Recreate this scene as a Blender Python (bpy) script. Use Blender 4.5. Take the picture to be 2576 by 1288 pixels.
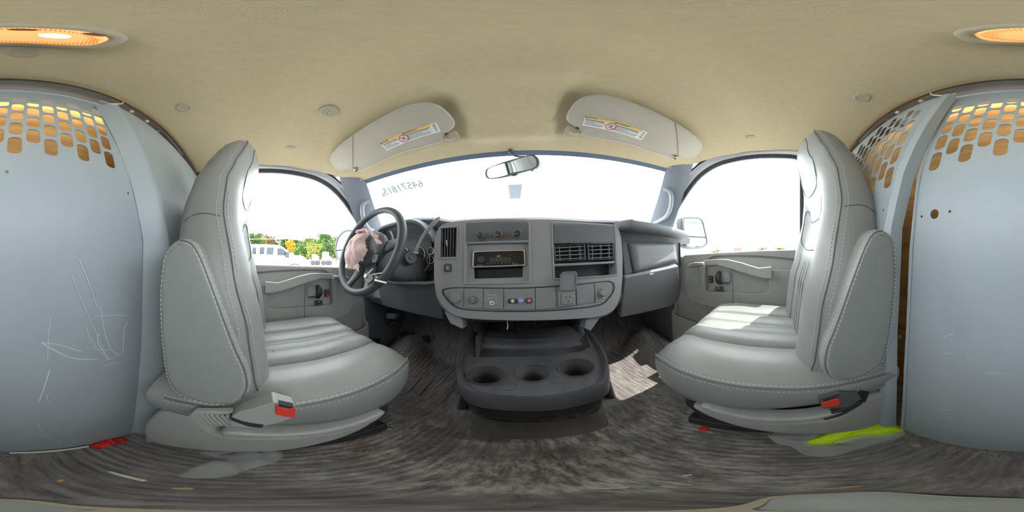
import bpy, bmesh, math, random
from mathutils import Vector, Matrix
random.seed(7)
for o in list(bpy.data.objects): bpy.data.objects.remove(o)
SC = bpy.context.scene
COL = SC.collection
V = Vector
# ------------------------------------------------------------------ camera
# The van stands tilted by 2.6 degrees on the lot and the camera is level, so seen from the van
# the camera is turned; the van is built along the axes (x right, y ahead, z up, lens at the origin).
YAW, ROLL = math.radians(-2.2), math.radians(2.6)
cy, sy, cr, sr = math.cos(YAW), math.sin(YAW), math.cos(ROLL), math.sin(ROLL)
MC = Matrix(((cr, 0, sr), (0, 1, 0), (-sr, 0, cr))) @ Matrix(((cy, sy, 0), (-sy, cy, 0), (0, 0, 1)))
cam = bpy.data.cameras.new('camera')
cam.type = 'PANO'
try:
    cam.panorama_type = 'EQUIRECTANGULAR'
except Exception:
    cam.cycles.panorama_type = 'EQUIRECTANGULAR'
cam.clip_start = 0.005
cam.clip_end = 2000
co = bpy.data.objects.new('camera', cam)
COL.objects.link(co)
co.matrix_world = MC.to_4x4() @ Matrix.Rotation(math.pi / 2, 4, 'X')
SC.camera = co
# ------------------------------------------------------------------ light and exposure
w = bpy.data.worlds.new('sky')
SC.world = w
w.use_nodes = True
w.node_tree.nodes['Background'].inputs[0].default_value = (0.93, 0.97, 1.0, 1)
w.node_tree.nodes['Background'].inputs[1].default_value = 7.2
sl = bpy.data.lights.new('sun', 'SUN')
sl.energy = 10.0
sl.angle = 0.009
sl.color = (1.0, 0.95, 0.86)
so = bpy.data.objects.new('sun', sl)
COL.objects.link(so)
e, a = math.radians(60), math.radians(128)
sd = V((math.sin(a) * math.cos(e), math.cos(a) * math.cos(e), math.sin(e)))
so.rotation_euler = sd.to_track_quat('Z', 'Y').to_euler()
so.location = sd * 30
vs = SC.view_settings
vs.view_transform = 'Standard'
vs.look = 'None'
vs.gamma = 1
vs.use_curve_mapping = False
vs.exposure = 0.0
# ------------------------------------------------------------------ helpers
def lin(c):
    return tuple((x / 255 / 12.92 if x / 255 <= .04045 else ((x / 255 + .055) / 1.055) ** 2.4) for x in c)
def ray(u, v):
    az, el = (u - 1288) / 2576 * 2 * math.pi, (644 - v) / 1288 * math.pi
    return MC @ V((math.sin(az) * math.cos(el), math.cos(az) * math.cos(el), math.sin(el)))
def pl(p0, n):      # a measuring plane: photo pixel -> point on that real plane
    p0, n = V(p0), V(n).normalized()
    def f(u, v):
        r = ray(u, v)
        return r * (p0.dot(n) / r.dot(n))
    f.n = n; f.p0 = p0
    return f
def PX(x): return pl((x, 0, 0), (-1 if x > 0 else 1, 0, 0))
def PY(y): return pl((0, y, 0), (0, -1 if y > 0 else 1, 0))
def PZ(z): return pl((0, 0, z), (0, 0, -1 if z > 0 else 1))
def pp(s, f):
    return [f(*[float(q) for q in t.split(',')]) for t in s.split()]
def tag(o, label=None, cat=None, group=None, kind=None):
    for k, q in (('label', label), ('category', cat), ('group', group), ('kind', kind)):
        if q: o[k] = q
    return o
LOC = {}
def thing(name, loc, label, cat, group=None):
    o = bpy.data.objects.new(name, None)
    COL.objects.link(o)
    o.empty_display_size = .05
    o.location = loc
    LOC[o.name] = V(loc)
    return tag(o, label, cat, group)
def obj(name, vs_, fs, m, parent=None, smooth=True, bev=0, seg=2, sub=0, sol=0, sharp=None, fix=True):
    me = bpy.data.meshes.new(name)
    me.from_pydata([tuple(v) for v in vs_], [], [tuple(f) for f in fs])
    if fix:
        b = bmesh.new(); b.from_mesh(me)
        bmesh.ops.recalc_face_normals(b, faces=b.faces)
        b.to_mesh(me); b.free()
    return link(name, me, m, parent, smooth, bev, seg, sub, sol, sharp)
def link(name, me, m, parent=None, smooth=True, bev=0, seg=2, sub=0, sol=0, sharp=None):
    me.materials.append(m)
    if smooth:
        me.polygons.foreach_set('use_smooth', [True] * len(me.polygons))
        if sharp is None and not bev and not sub: sharp = 40
        if sharp: me.set_sharp_from_angle(angle=math.radians(sharp))
    o = bpy.data.objects.new(name, me)
    COL.objects.link(o)
    if sol:
        q = o.modifiers.new('thick', 'SOLIDIFY'); q.thickness = sol; q.offset = 0
    if bev:
        q = o.modifiers.new('bevel', 'BEVEL'); q.width = bev; q.segments = seg; q.limit_method = 'ANGLE'
        q.angle_limit = math.radians(35); q.harden_normals = smooth
    if sub:
        q = o.modifiers.new('sub', 'SUBSURF'); q.levels = sub; q.render_levels = sub
    if parent:
        o.parent = parent
        if parent.name in LOC: o.matrix_parent_inverse = Matrix.Translation(-LOC[parent.name])
    return o
def slab(name, pts, n, d, m, parent=None, bev=.002, seg=2, smooth=True):
    n = V(n).normalized(); k = len(pts)
    vv = [V(p) for p in pts] + [V(p) - n * d for p in pts]
    fs = [list(range(k)), list(range(2 * k - 1, k - 1, -1))] + [[i, i + k, (i + 1) % k + k, (i + 1) % k] for i in range(k)]
    return obj(name, vv, fs, m, parent, smooth, bev, seg)
def ring(name, outer, inner, n, d, m, parent=None, bev=.001, closed=True):
    n = V(n).normalized(); k = len(outer)
    vv = [V(p) for p in outer] + [V(p) for p in inner] + [V(p) - n * d for p in outer] + [V(p) - n * d for p in inner]
    fs = []
    for i in range(k if closed else k - 1):
        j = (i + 1) % k
        fs += [[i, j, k + j, k + i], [2 * k + i, 3 * k + i, 3 * k + j, 2 * k + j], [i, 2 * k + i, 2 * k + j, j], [k + i, k + j, 3 * k + j, 3 * k + i]]
    if not closed:
        for i in (0, k - 1): fs.append([i, k + i, 3 * k + i, 2 * k + i])
    return obj(name, vv, fs, m, parent, True, bev, 2)
def plate(name, outer, holes, n, d, m, parent=None, fn=None, sm=30, bev=0, cuts=()):
    n = V(n).normalized()
    b = bmesh.new(); es = []
    for lp in [outer] + holes:
        q = [b.verts.new(p) for p in lp]
        es += [b.edges.new((q[i], q[(i + 1) % len(q)])) for i in range(len(q))]
    bmesh.ops.triangle_fill(b, use_beauty=True, use_dissolve=False, edges=es, normal=n)
    bmesh.ops.recalc_face_normals(b, faces=b.faces)
    r = bmesh.ops.extrude_face_region(b, geom=list(b.faces))
    bmesh.ops.translate(b, vec=-n * d, verts=[g for g in r['geom'] if isinstance(g, bmesh.types.BMVert)])
    for z in cuts:
        bmesh.ops.bisect_plane(b, geom=list(b.verts) + list(b.edges) + list(b.faces), plane_co=(0, 0, z), plane_no=(0, 0, 1))
    if fn:
        for q in b.verts: q.co = fn(q.co)
    bmesh.ops.recalc_face_normals(b, faces=b.faces)
    me = bpy.data.meshes.new(name); b.to_mesh(me); b.free()
    return link(name, me, m, parent, True, bev, 2, sharp=sm)
def box(name, c, s, m, parent=None, R=None, bev=.002, seg=2):
    R = R or Matrix.Identity(3); c = V(c)
    vv = [c + R @ V((x * s[0] / 2, y * s[1] / 2, z * s[2] / 2)) for x in (-1, 1) for y in (-1, 1) for z in (-1, 1)]
    return obj(name, vv, [(0, 1, 3, 2), (4, 6, 7, 5), (0, 4, 5, 1), (2, 3, 7, 6), (0, 2, 6, 4), (1, 5, 7, 3)], m, parent, True, bev, seg)
def axes(n, up=(0, 0, 1)):
    n = V(n).normalized(); ux = V(up).cross(n)
    if ux.length < 1e-4: ux = V((1, 0, 0))
    ux.normalize()
    return ux, n.cross(ux).normalized(), n
def rrect(c, ux, uy, w_, h, r, k=4):
    out = []; r = min(r, w_ / 2 - 1e-5, h / 2 - 1e-5)
    for sx, sy_, a0 in ((1, 1, 0), (-1, 1, 90), (-1, -1, 180), (1, -1, 270)):
        for i in range(k + 1):
            t = math.radians(a0 + 90 * i / k)
            out.append(V(c) + ux * (sx * (w_ / 2 - r) + r * math.cos(t)) + uy * (sy_ * (h / 2 - r) + r * math.sin(t)))
    return out
def circ(c, ux, uy, rx, ry=None, k=24):
    ry = ry or rx
    return [V(c) + ux * rx * math.cos(2 * math.pi * i / k) + uy * ry * math.sin(2 * math.pi * i / k) for i in range(k)]
def lathe(name, c, n, prof, m, parent=None, k=28, up=(0, 0, 1), sx=1, sy_=1, sharp=None):
    ux, uy, n = axes(n, up); vv = []; fs = []
    for r, h in prof:
        vv += [V(c) + n * h + ux * (r * sx * math.cos(2 * math.pi * i / k)) + uy * (r * sy_ * math.sin(2 * math.pi * i / k)) for i in range(k)]
    for j in range(len(prof) - 1):
        for i in range(k):
            fs.append([j * k + i, j * k + (i + 1) % k, (j + 1) * k + (i + 1) % k, (j + 1) * k + i])
    fs += [list(range(k)), list(range((len(prof) - 1) * k, len(prof) * k))]
    return obj(name, vv, fs, m, parent, sharp=sharp or 35)
def crs(pts, n, closed=False):   # smooth curve through points, n samples evenly spaced
    pts = [V(p) for p in pts]; L = len(pts); out = []
    rng = range(L if closed else L - 1)
    for i in rng:
        g = (lambda j: pts[j % L]) if closed else (lambda j: pts[max(0, min(L - 1, j))])
        p0, p1, p2, p3 = g(i - 1), g(i), g(i + 1), g(i + 2)
        for q in range(12):
            t = q / 12
            out.append(.5 * ((2 * p1) + (p2 - p0) * t + (2 * p0 - 5 * p1 + 4 * p2 - p3) * t * t + (3 * p1 - p0 - 3 * p2 + p3) * t ** 3))
    out.append(pts[0] if closed else pts[-1])
    d = [0]
    for i in range(1, len(out)): d.append(d[-1] + (out[i] - out[i - 1]).length)
    res = []; j = 0; N = n if closed else n - 1
    for i in range(n):
        s = d[-1] * i / N
        while j < len(d) - 2 and d[j + 1] < s: j += 1
        t = (s - d[j]) / max(1e-9, d[j + 1] - d[j])
        res.append(out[j].lerp(out[j + 1], min(1, t)))
    return res
def tube(name, pts, r, m, parent=None, k=8, closed=False, flat=1, up=None):
    pts = [V(p) for p in pts]; L = len(pts); vv = []; fs = []; pn = None
    for i in range(L):
        t = (pts[(i + 1) % L] - pts[i - 1]) if closed else (pts[min(L - 1, i + 1)] - pts[max(0, i - 1)])
        t.normalize()
        if pn is None:
            q = V(up) if up else (V((0, 0, 1)) if abs(t.z) < .9 else V((1, 0, 0)))
        else: q = pn
        u_ = (q - t * q.dot(t)).normalized(); pn = u_; w_ = t.cross(u_)
        rr = r[i] if isinstance(r, (list, tuple)) else r
        vv += [pts[i] + u_ * (rr * flat * math.cos(2 * math.pi * j / k)) + w_ * (rr * math.sin(2 * math.pi * j / k)) for j in range(k)]
    for i in range(L if closed else L - 1):
        for j in range(k):
            a_, b_ = i * k, ((i + 1) % L) * k
            fs.append([a_ + j, a_ + (j + 1) % k, b_ + (j + 1) % k, b_ + j])
    if not closed: fs += [list(range(k)), list(range((L - 1) * k, L * k))]
    return obj(name, vv, fs, m, parent)
def stitch(name, pts, m, parent=None, le=.0055, gap=.0035, r=.0011, lift=None):
    pts = [V(p) for p in pts]; tot = sum((pts[i + 1] - pts[i]).length for i in range(len(pts) - 1))
    n = max(2, int(tot / (le + gap))); q = crs(pts, n * 2)
    vv = []; fs = []
    for i in range(n):
        A, B = q[2 * i], q[2 * i + 1]
        t = (B - A)
        if t.length < 1e-6: continue
        A, B = A + t * -.12, B + t * .12
        t.normalize(); u_ = t.orthogonal().normalized(); w_ = t.cross(u_); o_ = len(vv)
        for P, s in ((A, .5), (A.lerp(B, .5), 1.15), (B, .5)):
            vv += [P + (u_ * math.cos(x) + w_ * math.sin(x)) * r * s for x in (0.785, 2.356, 3.927, 5.498)]
        for s in (0, 4):
            fs += [[o_ + s + j, o_ + s + (j + 1) % 4, o_ + s + 4 + (j + 1) % 4, o_ + s + 4 + j] for j in range(4)]
        fs += [[o_, o_ + 1, o_ + 2, o_ + 3], [o_ + 8, o_ + 9, o_ + 10, o_ + 11]]
    return obj(name, vv, fs, m, parent, fix=False)
def loft(name, secs, m, parent=None, cap=True, loop=True, smooth=True, sharp=None, bev=0, sub=0):
    k = len(secs[0]); vv = [p for s in secs for p in s]; fs = []
    for i in range(len(secs) - 1):
        for j in range(k if loop else k - 1):
            fs.append([i * k + j, i * k + (j + 1) % k, (i + 1) * k + (j + 1) % k, (i + 1) * k + j])
    if cap and loop: fs += [list(range(k)), list(range((len(secs) - 1) * k, len(secs) * k))]
    return obj(name, vv, fs, m, parent, smooth, bev, 2, sub, sharp=sharp)
def interp(tab, x):
    if x <= tab[0][0]: return tab[0][1] if len(tab[0]) == 2 else tab[0][1:]
    for A, B in zip(tab, tab[1:]):
        if x <= B[0]:
            t = (x - A[0]) / (B[0] - A[0]); t = t * t * (3 - 2 * t) * .5 + t * .5
            q = [A[i] + (B[i] - A[i]) * t for i in range(1, len(A))]
            return q[0] if len(q) == 1 else q
    return tab[-1][1] if len(tab[-1]) == 2 else tab[-1][1:]
def text(name, s, o_, ux, uy, size, m, parent=None, ext=.0002, align='CENTER', xs=1):
    c = bpy.data.curves.new(name, 'FONT'); c.body = s; c.size = size; c.extrude = ext; c.align_x = align; c.align_y = 'CENTER'; c.resolution_u = 3
    t = bpy.data.objects.new(name, c); COL.objects.link(t)
    bpy.context.view_layer.update()
    me = bpy.data.meshes.new_from_object(t)
    bpy.data.objects.remove(t)
    ux, uy = V(ux).normalized(), V(uy).normalized(); n = ux.cross(uy)
    for q in me.vertices: q.co = V(o_) + ux * (q.co.x * xs) + uy * q.co.y + n * q.co.z
    me.materials.clear()
    return link(name, me, m, parent, smooth=False)
# ------------------------------------------------------------------ materials
def mat(name, c, rough=.55, metal=0, var=0, vs_=20, bump=0, bs=200, c2=None, spec=.5, dirt=0, coat=0, stretch=None, emit=None, es=0):
    m = bpy.data.materials.new(name); m.use_nodes = True
    nt = m.node_tree; N = nt.nodes; L = nt.links; b = N['Principled BSDF']
    col = (*lin(c), 1)
    b.inputs['Base Color'].default_value = col
    b.inputs['Roughness'].default_value = rough
    b.inputs['Metallic'].default_value = metal
    b.inputs['Specular IOR Level'].default_value = spec
    b.inputs['Coat Weight'].default_value = coat
    tc = N.new('ShaderNodeTexCoord'); src = tc.outputs['Object']
    if stretch:
        mp = N.new('ShaderNodeMapping'); mp.inputs['Scale'].default_value = stretch
        L.new(src, mp.inputs['Vector']); src2 = mp.outputs[0]
    else: src2 = src
    if var or c2:
        nz = N.new('ShaderNodeTexNoise'); nz.inputs['Scale'].default_value = vs_; nz.inputs['Detail'].default_value = 6; nz.inputs['Roughness'].default_value = .65
        L.new(src2, nz.inputs['Vector'])
        rp = N.new('ShaderNodeValToRGB'); rp.color_ramp.elements[0].position = .3; rp.color_ramp.elements[1].position = .7
        k2 = (*lin(c2), 1) if c2 else tuple(min(1, x * (1 + var)) for x in col[:3]) + (1,)
        k1 = col if c2 else tuple(x * (1 - var) for x in col[:3]) + (1,)
        rp.color_ramp.elements[0].color = k1; rp.color_ramp.elements[1].color = k2
        L.new(nz.outputs['Fac'], rp.inputs[0]); L.new(rp.outputs[0], b.inputs['Base Color'])
    if bump:
        n2 = N.new('ShaderNodeTexNoise'); n2.inputs['Scale'].default_value = bs; n2.inputs['Detail'].default_value = 3
        L.new(src, n2.inputs['Vector'])
        bp = N.new('ShaderNodeBump'); bp.inputs['Strength'].default_value = bump; bp.inputs['Distance'].default_value = .001
        L.new(n2.outputs['Fac'], bp.inputs['Height']); L.new(bp.outputs[0], b.inputs['Normal'])
    if emit:
        b.inputs['Emission Color'].default_value = (*lin(emit), 1); b.inputs['Emission Strength'].default_value = es
    return m
def glassmat(name, tint, refl=.06):
    m = bpy.data.materials.new(name); m.use_nodes = True
    nt = m.node_tree; N = nt.nodes; N.clear()
    o_ = N.new('ShaderNodeOutputMaterial'); t = N.new('ShaderNodeBsdfTransparent'); g = N.new('ShaderNodeBsdfGlossy'); x = N.new('ShaderNodeMixShader'); f = N.new('ShaderNodeLayerWeight')
    t.inputs[0].default_value = (*tint, 1); g.inputs['Roughness'].default_value = .02
    mm = N.new('ShaderNodeMath'); mm.operation = 'POWER'; mm.inputs[1].default_value = 4
    m2 = N.new('ShaderNodeMath'); m2.operation = 'MULTIPLY_ADD'; m2.inputs[1].default_value = .5; m2.inputs[2].default_value = refl * .4
    nt.links.new(f.outputs['Facing'], mm.inputs[0]); nt.links.new(mm.outputs[0], m2.inputs[0]); nt.links.new(m2.outputs[0], x.inputs[0]); nt.links.new(t.outputs[0], x.inputs[1]); nt.links.new(g.outputs[0], x.inputs[2]); nt.links.new(x.outputs[0], o_.inputs[0])
    return m
def filmmat(name, alpha, col=(235, 240, 238)):
    m = bpy.data.materials.new(name); m.use_nodes = True
    nt = m.node_tree; N = nt.nodes; L = nt.links; b = N['Principled BSDF']; o_ = N['Material Output']
    b.inputs['Base Color'].default_value = (*lin(col), 1); b.inputs['Roughness'].default_value = .12
    t = N.new('ShaderNodeBsdfTransparent'); x = N.new('ShaderNodeMixShader'); x.inputs[0].default_value = alpha
    L.new(t.outputs[0], x.inputs[1]); L.new(b.outputs[0], x.inputs[2]); L.new(x.outputs[0], o_.inputs[0])
    return m
M_head = mat('headliner_cloth', (196, 182, 152), .95, var=.05, vs_=60, bump=.5, bs=700, spec=.1)
M_part = mat('partition_paint', (158, 168, 173), .42, var=.05, vs_=5, bump=.08, bs=300)
M_seat = mat('seat_vinyl', (137, 139, 137), .40, var=.06, vs_=12, bump=.35, bs=420)
M_seat2 = mat('seat_vinyl_panel', (142, 145, 143), .40, var=.05, vs_=12, bump=.35, bs=420)
M_thread = mat('thread', (184, 186, 181), .8)
M_seam = mat('dark_seam_cord', (98, 100, 99), .6)  # cord darker than the seat vinyl, run along the seams
M_plast = mat('seat_plastic', (158, 158, 154), .45, var=.05, vs_=30, bump=.3, bs=500)
M_door = mat('door_plastic', (158, 158, 155), .55, var=.04, vs_=20, bump=.35, bs=520)
M_doordk = mat('door_plastic_dark', (84, 86, 90), .55, bump=.3, bs=520)
M_dash = mat('dash_plastic', (92, 95, 101), .6, var=.05, vs_=20, bump=.4, bs=450)
M_dashl = mat('dash_plastic_light', (128, 130, 133), .55, var=.05, vs_=20, bump=.3, bs=450)
M_stack = mat('stack_plastic', (136, 136, 140), .55, var=.04, vs_=25, bump=.35, bs=500)
M_pan = mat('switch_panel_plastic', (126, 126, 129), .6, bump=.3, bs=500)
M_blk = mat('black_plastic', (48, 48, 53), .5, bump=.2, bs=400)
M_blkg = mat('black_gloss', (26, 27, 32), .18)
M_cons = mat('console_plastic', (66, 67, 73), .34, c2=(92, 91, 93), vs_=9, bump=.4, bs=350)
M_metal = mat('bare_metal', (190, 190, 186), .3, metal=.9)
M_steel = mat('zinc_wire', (225, 225, 215), .35, metal=.6)
M_white = mat('white_paint', (236, 236, 238), .35)
M_frame = mat('door_frame_paint', (244, 242, 248), .3)
M_seal = mat('rubber_seal', (58, 64, 72), .6)
M_hdr = mat('header_seal', (92, 106, 124), .6)  # seal colour lightened towards blue to carry the windshield glare
M_pill = mat('pillar_trim', (128, 136, 146), .6, bump=.25, bs=450)
M_pilll = mat('grab_handle_trim', (146, 152, 160), .55)
M_visor = mat('visor_vinyl', (176, 170, 158), .75, var=.03, vs_=40, bump=.3, bs=600)
M_lab = mat('label_white', (226, 226, 222), .6)
M_yel = mat('label_yellow', (222, 186, 92), .6)
M_ink = mat('label_ink', (70, 70, 72), .7)
M_red = mat('red_plastic', (222, 62, 50), .4)
M_redi = mat('red_ink', (196, 60, 92), .6)
M_roof = mat('roof_sheet_metal', (118, 121, 121), .5, var=.05, vs_=8)
M_wheel = mat('wheel_leather', (62, 68, 73), .55, bump=.4, bs=600)
M_cloth = mat('airbag_cloth', (206, 178, 176), .9, var=.06, vs_=30, bump=.5, bs=900)
M_tie = mat('zip_tie', (226, 220, 206), .5)
M_mirror = mat('mirror_glass', (235, 240, 240), .02, metal=1)
M_orange = mat('gauge_needle', (200, 70, 50), .5)
M_grey = mat('printed_grey', (190, 190, 190), .6)
M_blue = mat('button_blue_ring', (120, 140, 190), .5)
M_lime = mat('hi_vis_cloth', (214, 255, 40), .7, var=.1, vs_=30)
M_glass = glassmat('window_glass', (.97, .985, .98))
M_film = filmmat('clear_plastic_film', .30)
M_decal = filmmat('decal_paint', .44, (60, 84, 92))
M_frost = filmmat('windshield_sticker', .69, (222, 240, 238))
# wood
def wood():
    m = mat('plywood', (236, 198, 138), .7, c2=(198, 150, 90), vs_=3.0, stretch=(.8, 1, 9)); return m
M_wood = wood()
# ------------------------------------------------------------------ room shell
FZ = -.69
W = .86
def smooth(x, a, b):
    t = max(0, min(1, (x - a) / (b - a))); return t * t * (3 - 2 * t)
def floor_mat():
    m = bpy.data.materials.new('rubber_floor'); m.use_nodes = True
    nt = m.node_tree; N = nt.nodes; L = nt.links; b = N['Principled BSDF']
    tc = N.new('ShaderNodeTexCoord')
    def noise(sc, det, mp=None, ro=.6):
        n = N.new('ShaderNodeTexNoise'); n.inputs['Scale'].default_value = sc; n.inputs['Detail'].default_value = det; n.inputs['Roughness'].default_value = ro
        if mp:
            q = N.new('ShaderNodeMapping'); q.inputs['Scale'].default_value = mp; L.new(tc.outputs['Object'], q.inputs[0]); L.new(q.outputs[0], n.inputs[0])
        else: L.new(tc.outputs['Object'], n.inputs[0])
        return n.outputs['Fac']
    def ramp(f, p0, p1, c0, c1):
        r = N.new('ShaderNodeValToRGB'); r.color_ramp.elements[0].position = p0; r.color_ramp.elements[1].position = p1
        r.color_ramp.elements[0].color = (*lin(c0), 1); r.color_ramp.elements[1].color = (*lin(c1), 1); L.new(f, r.inputs[0]); return r.outputs[0]
    def mix(f, A, B):
        x = N.new('ShaderNodeMix'); x.data_type = 'RGBA'; L.new(f, x.inputs[0]); L.new(A, x.inputs[6]); L.new(B, x.inputs[7]); return x.outputs[2]
    base = ramp(noise(14, 8, (7, 1, 1)), .35, .7, (90, 86, 87), (138, 133, 132))
    sp = N.new('ShaderNodeMapping'); sp.inputs['Location'].default_value = (-.04, -.20 * 2.4, .69 * 2); sp.inputs['Scale'].default_value = (1.5, 2.4, 2); L.new(tc.outputs['Object'], sp.inputs[0])
    gr = N.new('ShaderNodeTexGradient'); gr.gradient_type = 'SPHERICAL'; L.new(sp.outputs[0], gr.inputs[0])
    worn = ramp(noise(24, 9, (3.2, 1, 1), .72), .40, .60, (104, 100, 100), (214, 208, 202))
    def mul(A, B):
        q = N.new('ShaderNodeMath'); q.operation = 'MULTIPLY'; L.new(A, q.inputs[0]); L.new(B, q.inputs[1]); return q.outputs[0]
    c = mix(mul(ramp(gr.outputs['Fac'], .05, .75, (0, 0, 0), (255, 255, 255)), ramp(noise(6.5, 4), .40, .58, (60, 60, 60), (255, 255, 255))), base, worn)
    dust = ramp(noise(3.2, 5), .42, .68, (0, 0, 0), (190, 190, 190))
    streak = ramp(noise(30, 9, (2.2, 1, 1), .75), .5, .66, (0, 0, 0), (220, 220, 220))
    dc = ramp(noise(9, 4), .4, .6, (170, 163, 152), (205, 197, 180))
    c = mix(mul(dust, streak), c, dc)
    rust = ramp(noise(2.3, 3), .6, .74, (0, 0, 0), (110, 110, 110))
    rc = ramp(noise(40, 4), .3, .7, (112, 92, 84), (136, 112, 98))
    c = mix(rust, c, rc)
    L.new(c, b.inputs['Base Color']); b.inputs['Roughness'].default_value = .5
    wv = N.new('ShaderNodeTexWave'); wv.bands_direction = 'X'; wv.inputs['Scale'].default_value = 17; wv.inputs['Distortion'].default_value = .6; wv.inputs['Detail'].default_value = 1
    L.new(tc.outputs['Object'], wv.inputs[0])
    bp = N.new('ShaderNodeBump'); bp.inputs['Strength'].default_value = .38; bp.inputs['Distance'].default_value = .004; L.new(wv.outputs['Fac'], bp.inputs['Height'])
    b2 = N.new('ShaderNodeBump'); b2.inputs['Strength'].default_value = .3; b2.inputs['Distance'].default_value = .002; L.new(noise(160, 4), b2.inputs['Height']); L.new(bp.outputs[0], b2.inputs['Normal'])
    L.new(b2.outputs[0], b.inputs['Normal'])
    return m
M_floor = floor_mat()
M_mat = mat('rubber_mat', (100, 96, 95), .42, c2=(130, 124, 120), vs_=16, bump=.5, bs=150)
def fz(x, y):
    z = FZ
    z += .42 * smooth(y, .78, 1.12)
    for hx, hy, s, h in ((-.66, .78, .14, .16), (.70, .74, .14, .16)):
        z += h * math.exp(-(((x - hx) / s) ** 2 + ((y - hy) / s) ** 2))
    # moulded skirt of the mat around the engine cover
    dx = max(0, abs(x - .03) - .20); dy = max(0, .44 - y); d = math.hypot(dx, dy)
    z += .055 * (1 - smooth(d, 0, .10)) + .012 * math.exp(-((d - .13) / .018) ** 2)
    return z
nx, ny = 110, 96
vv = []; fs = []
for j in range(ny + 1):
    for i in range(nx + 1):
        x, y = -.92 + 1.84 * i / nx, -.66 + 1.82 * j / ny
        vv.append((x, y, fz(x, y)))
for j in range(ny):
    for i in range(nx):
        q = j * (nx + 1) + i; fs.append((q, q + 1, q + nx + 2, q + nx + 1))
floor = tag(obj('floor', vv, fs, M_floor), 'worn black rubber van floor streaked with dust and dirt', kind='structure')
# raised pads of the driver's foot mat
PF = PZ(FZ)
for s in ("1012,975 1052,938 1068,945 1030,985", "1040,985 1078,948 1090,956 1056,996", "1000,948 1035,915 1048,922 1012,960",
          "1054,914 1082,880 1096,886 1066,922", "1078,925 1104,890 1116,895 1092,932", "1042,902 1064,872 1076,878 1056,908", 
          "1066,875 1088,848 1100,852 1080,882", "1090,884 1108,858 1120,862 1106,890", "1044,860 1062,838 1074,842 1058,866"):
    q = [p + V((0, 0, .008)) for p in pp(s, PF)]
    slab('mat_pad', q, (0, 0, 1), .02, M_mat, floor, .004, 2)
# roof: headliner
ZC = [(0, .625), (.3, .635), (.52, .615), (.68, .58), (.82, .53), (.93, .487), (1, .462)]
ZE = [(0, .495), (.35, .512), (.55, .50), (.7, .48), (.85, .455), (1, .445)]
XE = [(0, .735), (.4, .735), (.6, .722), (.75, .705), (.88, .685), (1, .665)]
def headz(s, t, x, y):
    zc, ze = interp(ZC, t), interp(ZE, t)
    z = ze + (zc - ze) * (1 - abs(s) ** 2.6)
    z -= .022 * (1 - smooth(abs(x - .0), .10, .165)) * smooth(y, .12, .34) * (1 - smooth(y, .50, .60))
    return z
def headp(s, t):
    x = s * interp(XE, t); yf = .612 - .30 * x * x
    y = -.318 + t * (yf + .318)
    return V((x, y, headz(s, t, x, y)))
def headat(x, y):
    yf = .612 - .30 * x * x; t = (y + .318) / (yf + .318); s = x / interp(XE, t)
    return headz(s, t, x, y)
vv = []; fs = []; na, nb = 84, 64
for j in range(nb + 1):
    for i in range(na + 1): vv.append(headp(-1 + 2 * i / na, j / nb))
for j in range(nb):
    for i in range(na):
        q = j * (na + 1) + i; fs.append((q, q + 1, q + na + 2, q + na + 1))
k0 = len(vv)   # rolled rear edge, turned up to the roof
for i in range(na + 1):
    p = headp(-1 + 2 * i / na, 0); vv.append(p + V((0, -.012, .006)))
for i in range(na + 1):
    p = headp(-1 + 2 * i / na, 0); vv.append(p + V((0, -.014, .03)))
for i in range(na):
    fs.append((i, i + 1, k0 + i + 1, k0 + i)); fs.append((k0 + i, k0 + i + 1, k0 + na + 2 + i, k0 + na + 1 + i))
tag(obj('ceiling', vv, fs, M_head, sharp=180), 'beige moulded cloth headliner over the front cabin', kind='structure')
# outer roof skin, keeps the sun out, and the bare metal seen behind the headliner
secs = []
for y in (-1.6, -1.2, -.9, -.6, -.45, -.36, -.33):
    secs.append([V((x, y, .70 - .16 * (abs(x) / .85) ** 2.6 - (.22 * max(0, (abs(x) - .70)) / .15))) for x in [-.9 + 1.8 * i / 40 for i in range(41)]])
tag(loft('trim_1', secs, M_roof, cap=False, loop=False), 'bare grey roof sheet metal behind the headliner', kind='structure')
vv = []; fs = []
for j in range(21):
    for i in range(31):
        s, t = -1 + 2 * i / 30, j / 20; p = headp(s * 1.0, t); vv.append(p + V((p.x * .14, .0 if t < 1 else .02, .045)))
for j in range(20):
    for i in range(30):
        q = j * 31 + i; fs.append((q, q + 1, q + 32, q + 31))
tag(obj('trim_2', vv, fs, M_white), 'white outer roof panel above the cabin', kind='structure')
# roof bow: grey ribs between headliner and partition
for sgn in (-1, 1):
    for k, x in enumerate((.50, .56, .62)):
        z = .70 - .16 * (x / .85) ** 2.6
        tube('roof_rib', [V((sgn * x, -.33, z - .012)), V((sgn * (x + .01), -.62, z - .014))], .012, M_roof, bpy.data.objects['trim_1'])
# cross bow
q = [V((x, -.345, headat(x * .98, -.31) + .03 - .02 * (abs(x) / .6) ** 3)) for x in [-.62 + 1.24 * i / 24 for i in range(25)]]
o_ = tube('trim_3', q, .012, M_roof, None, 8, flat=1.0)
tag(o_, 'grey metal roof bow along the rear edge of the headliner', kind='structure')
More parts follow.
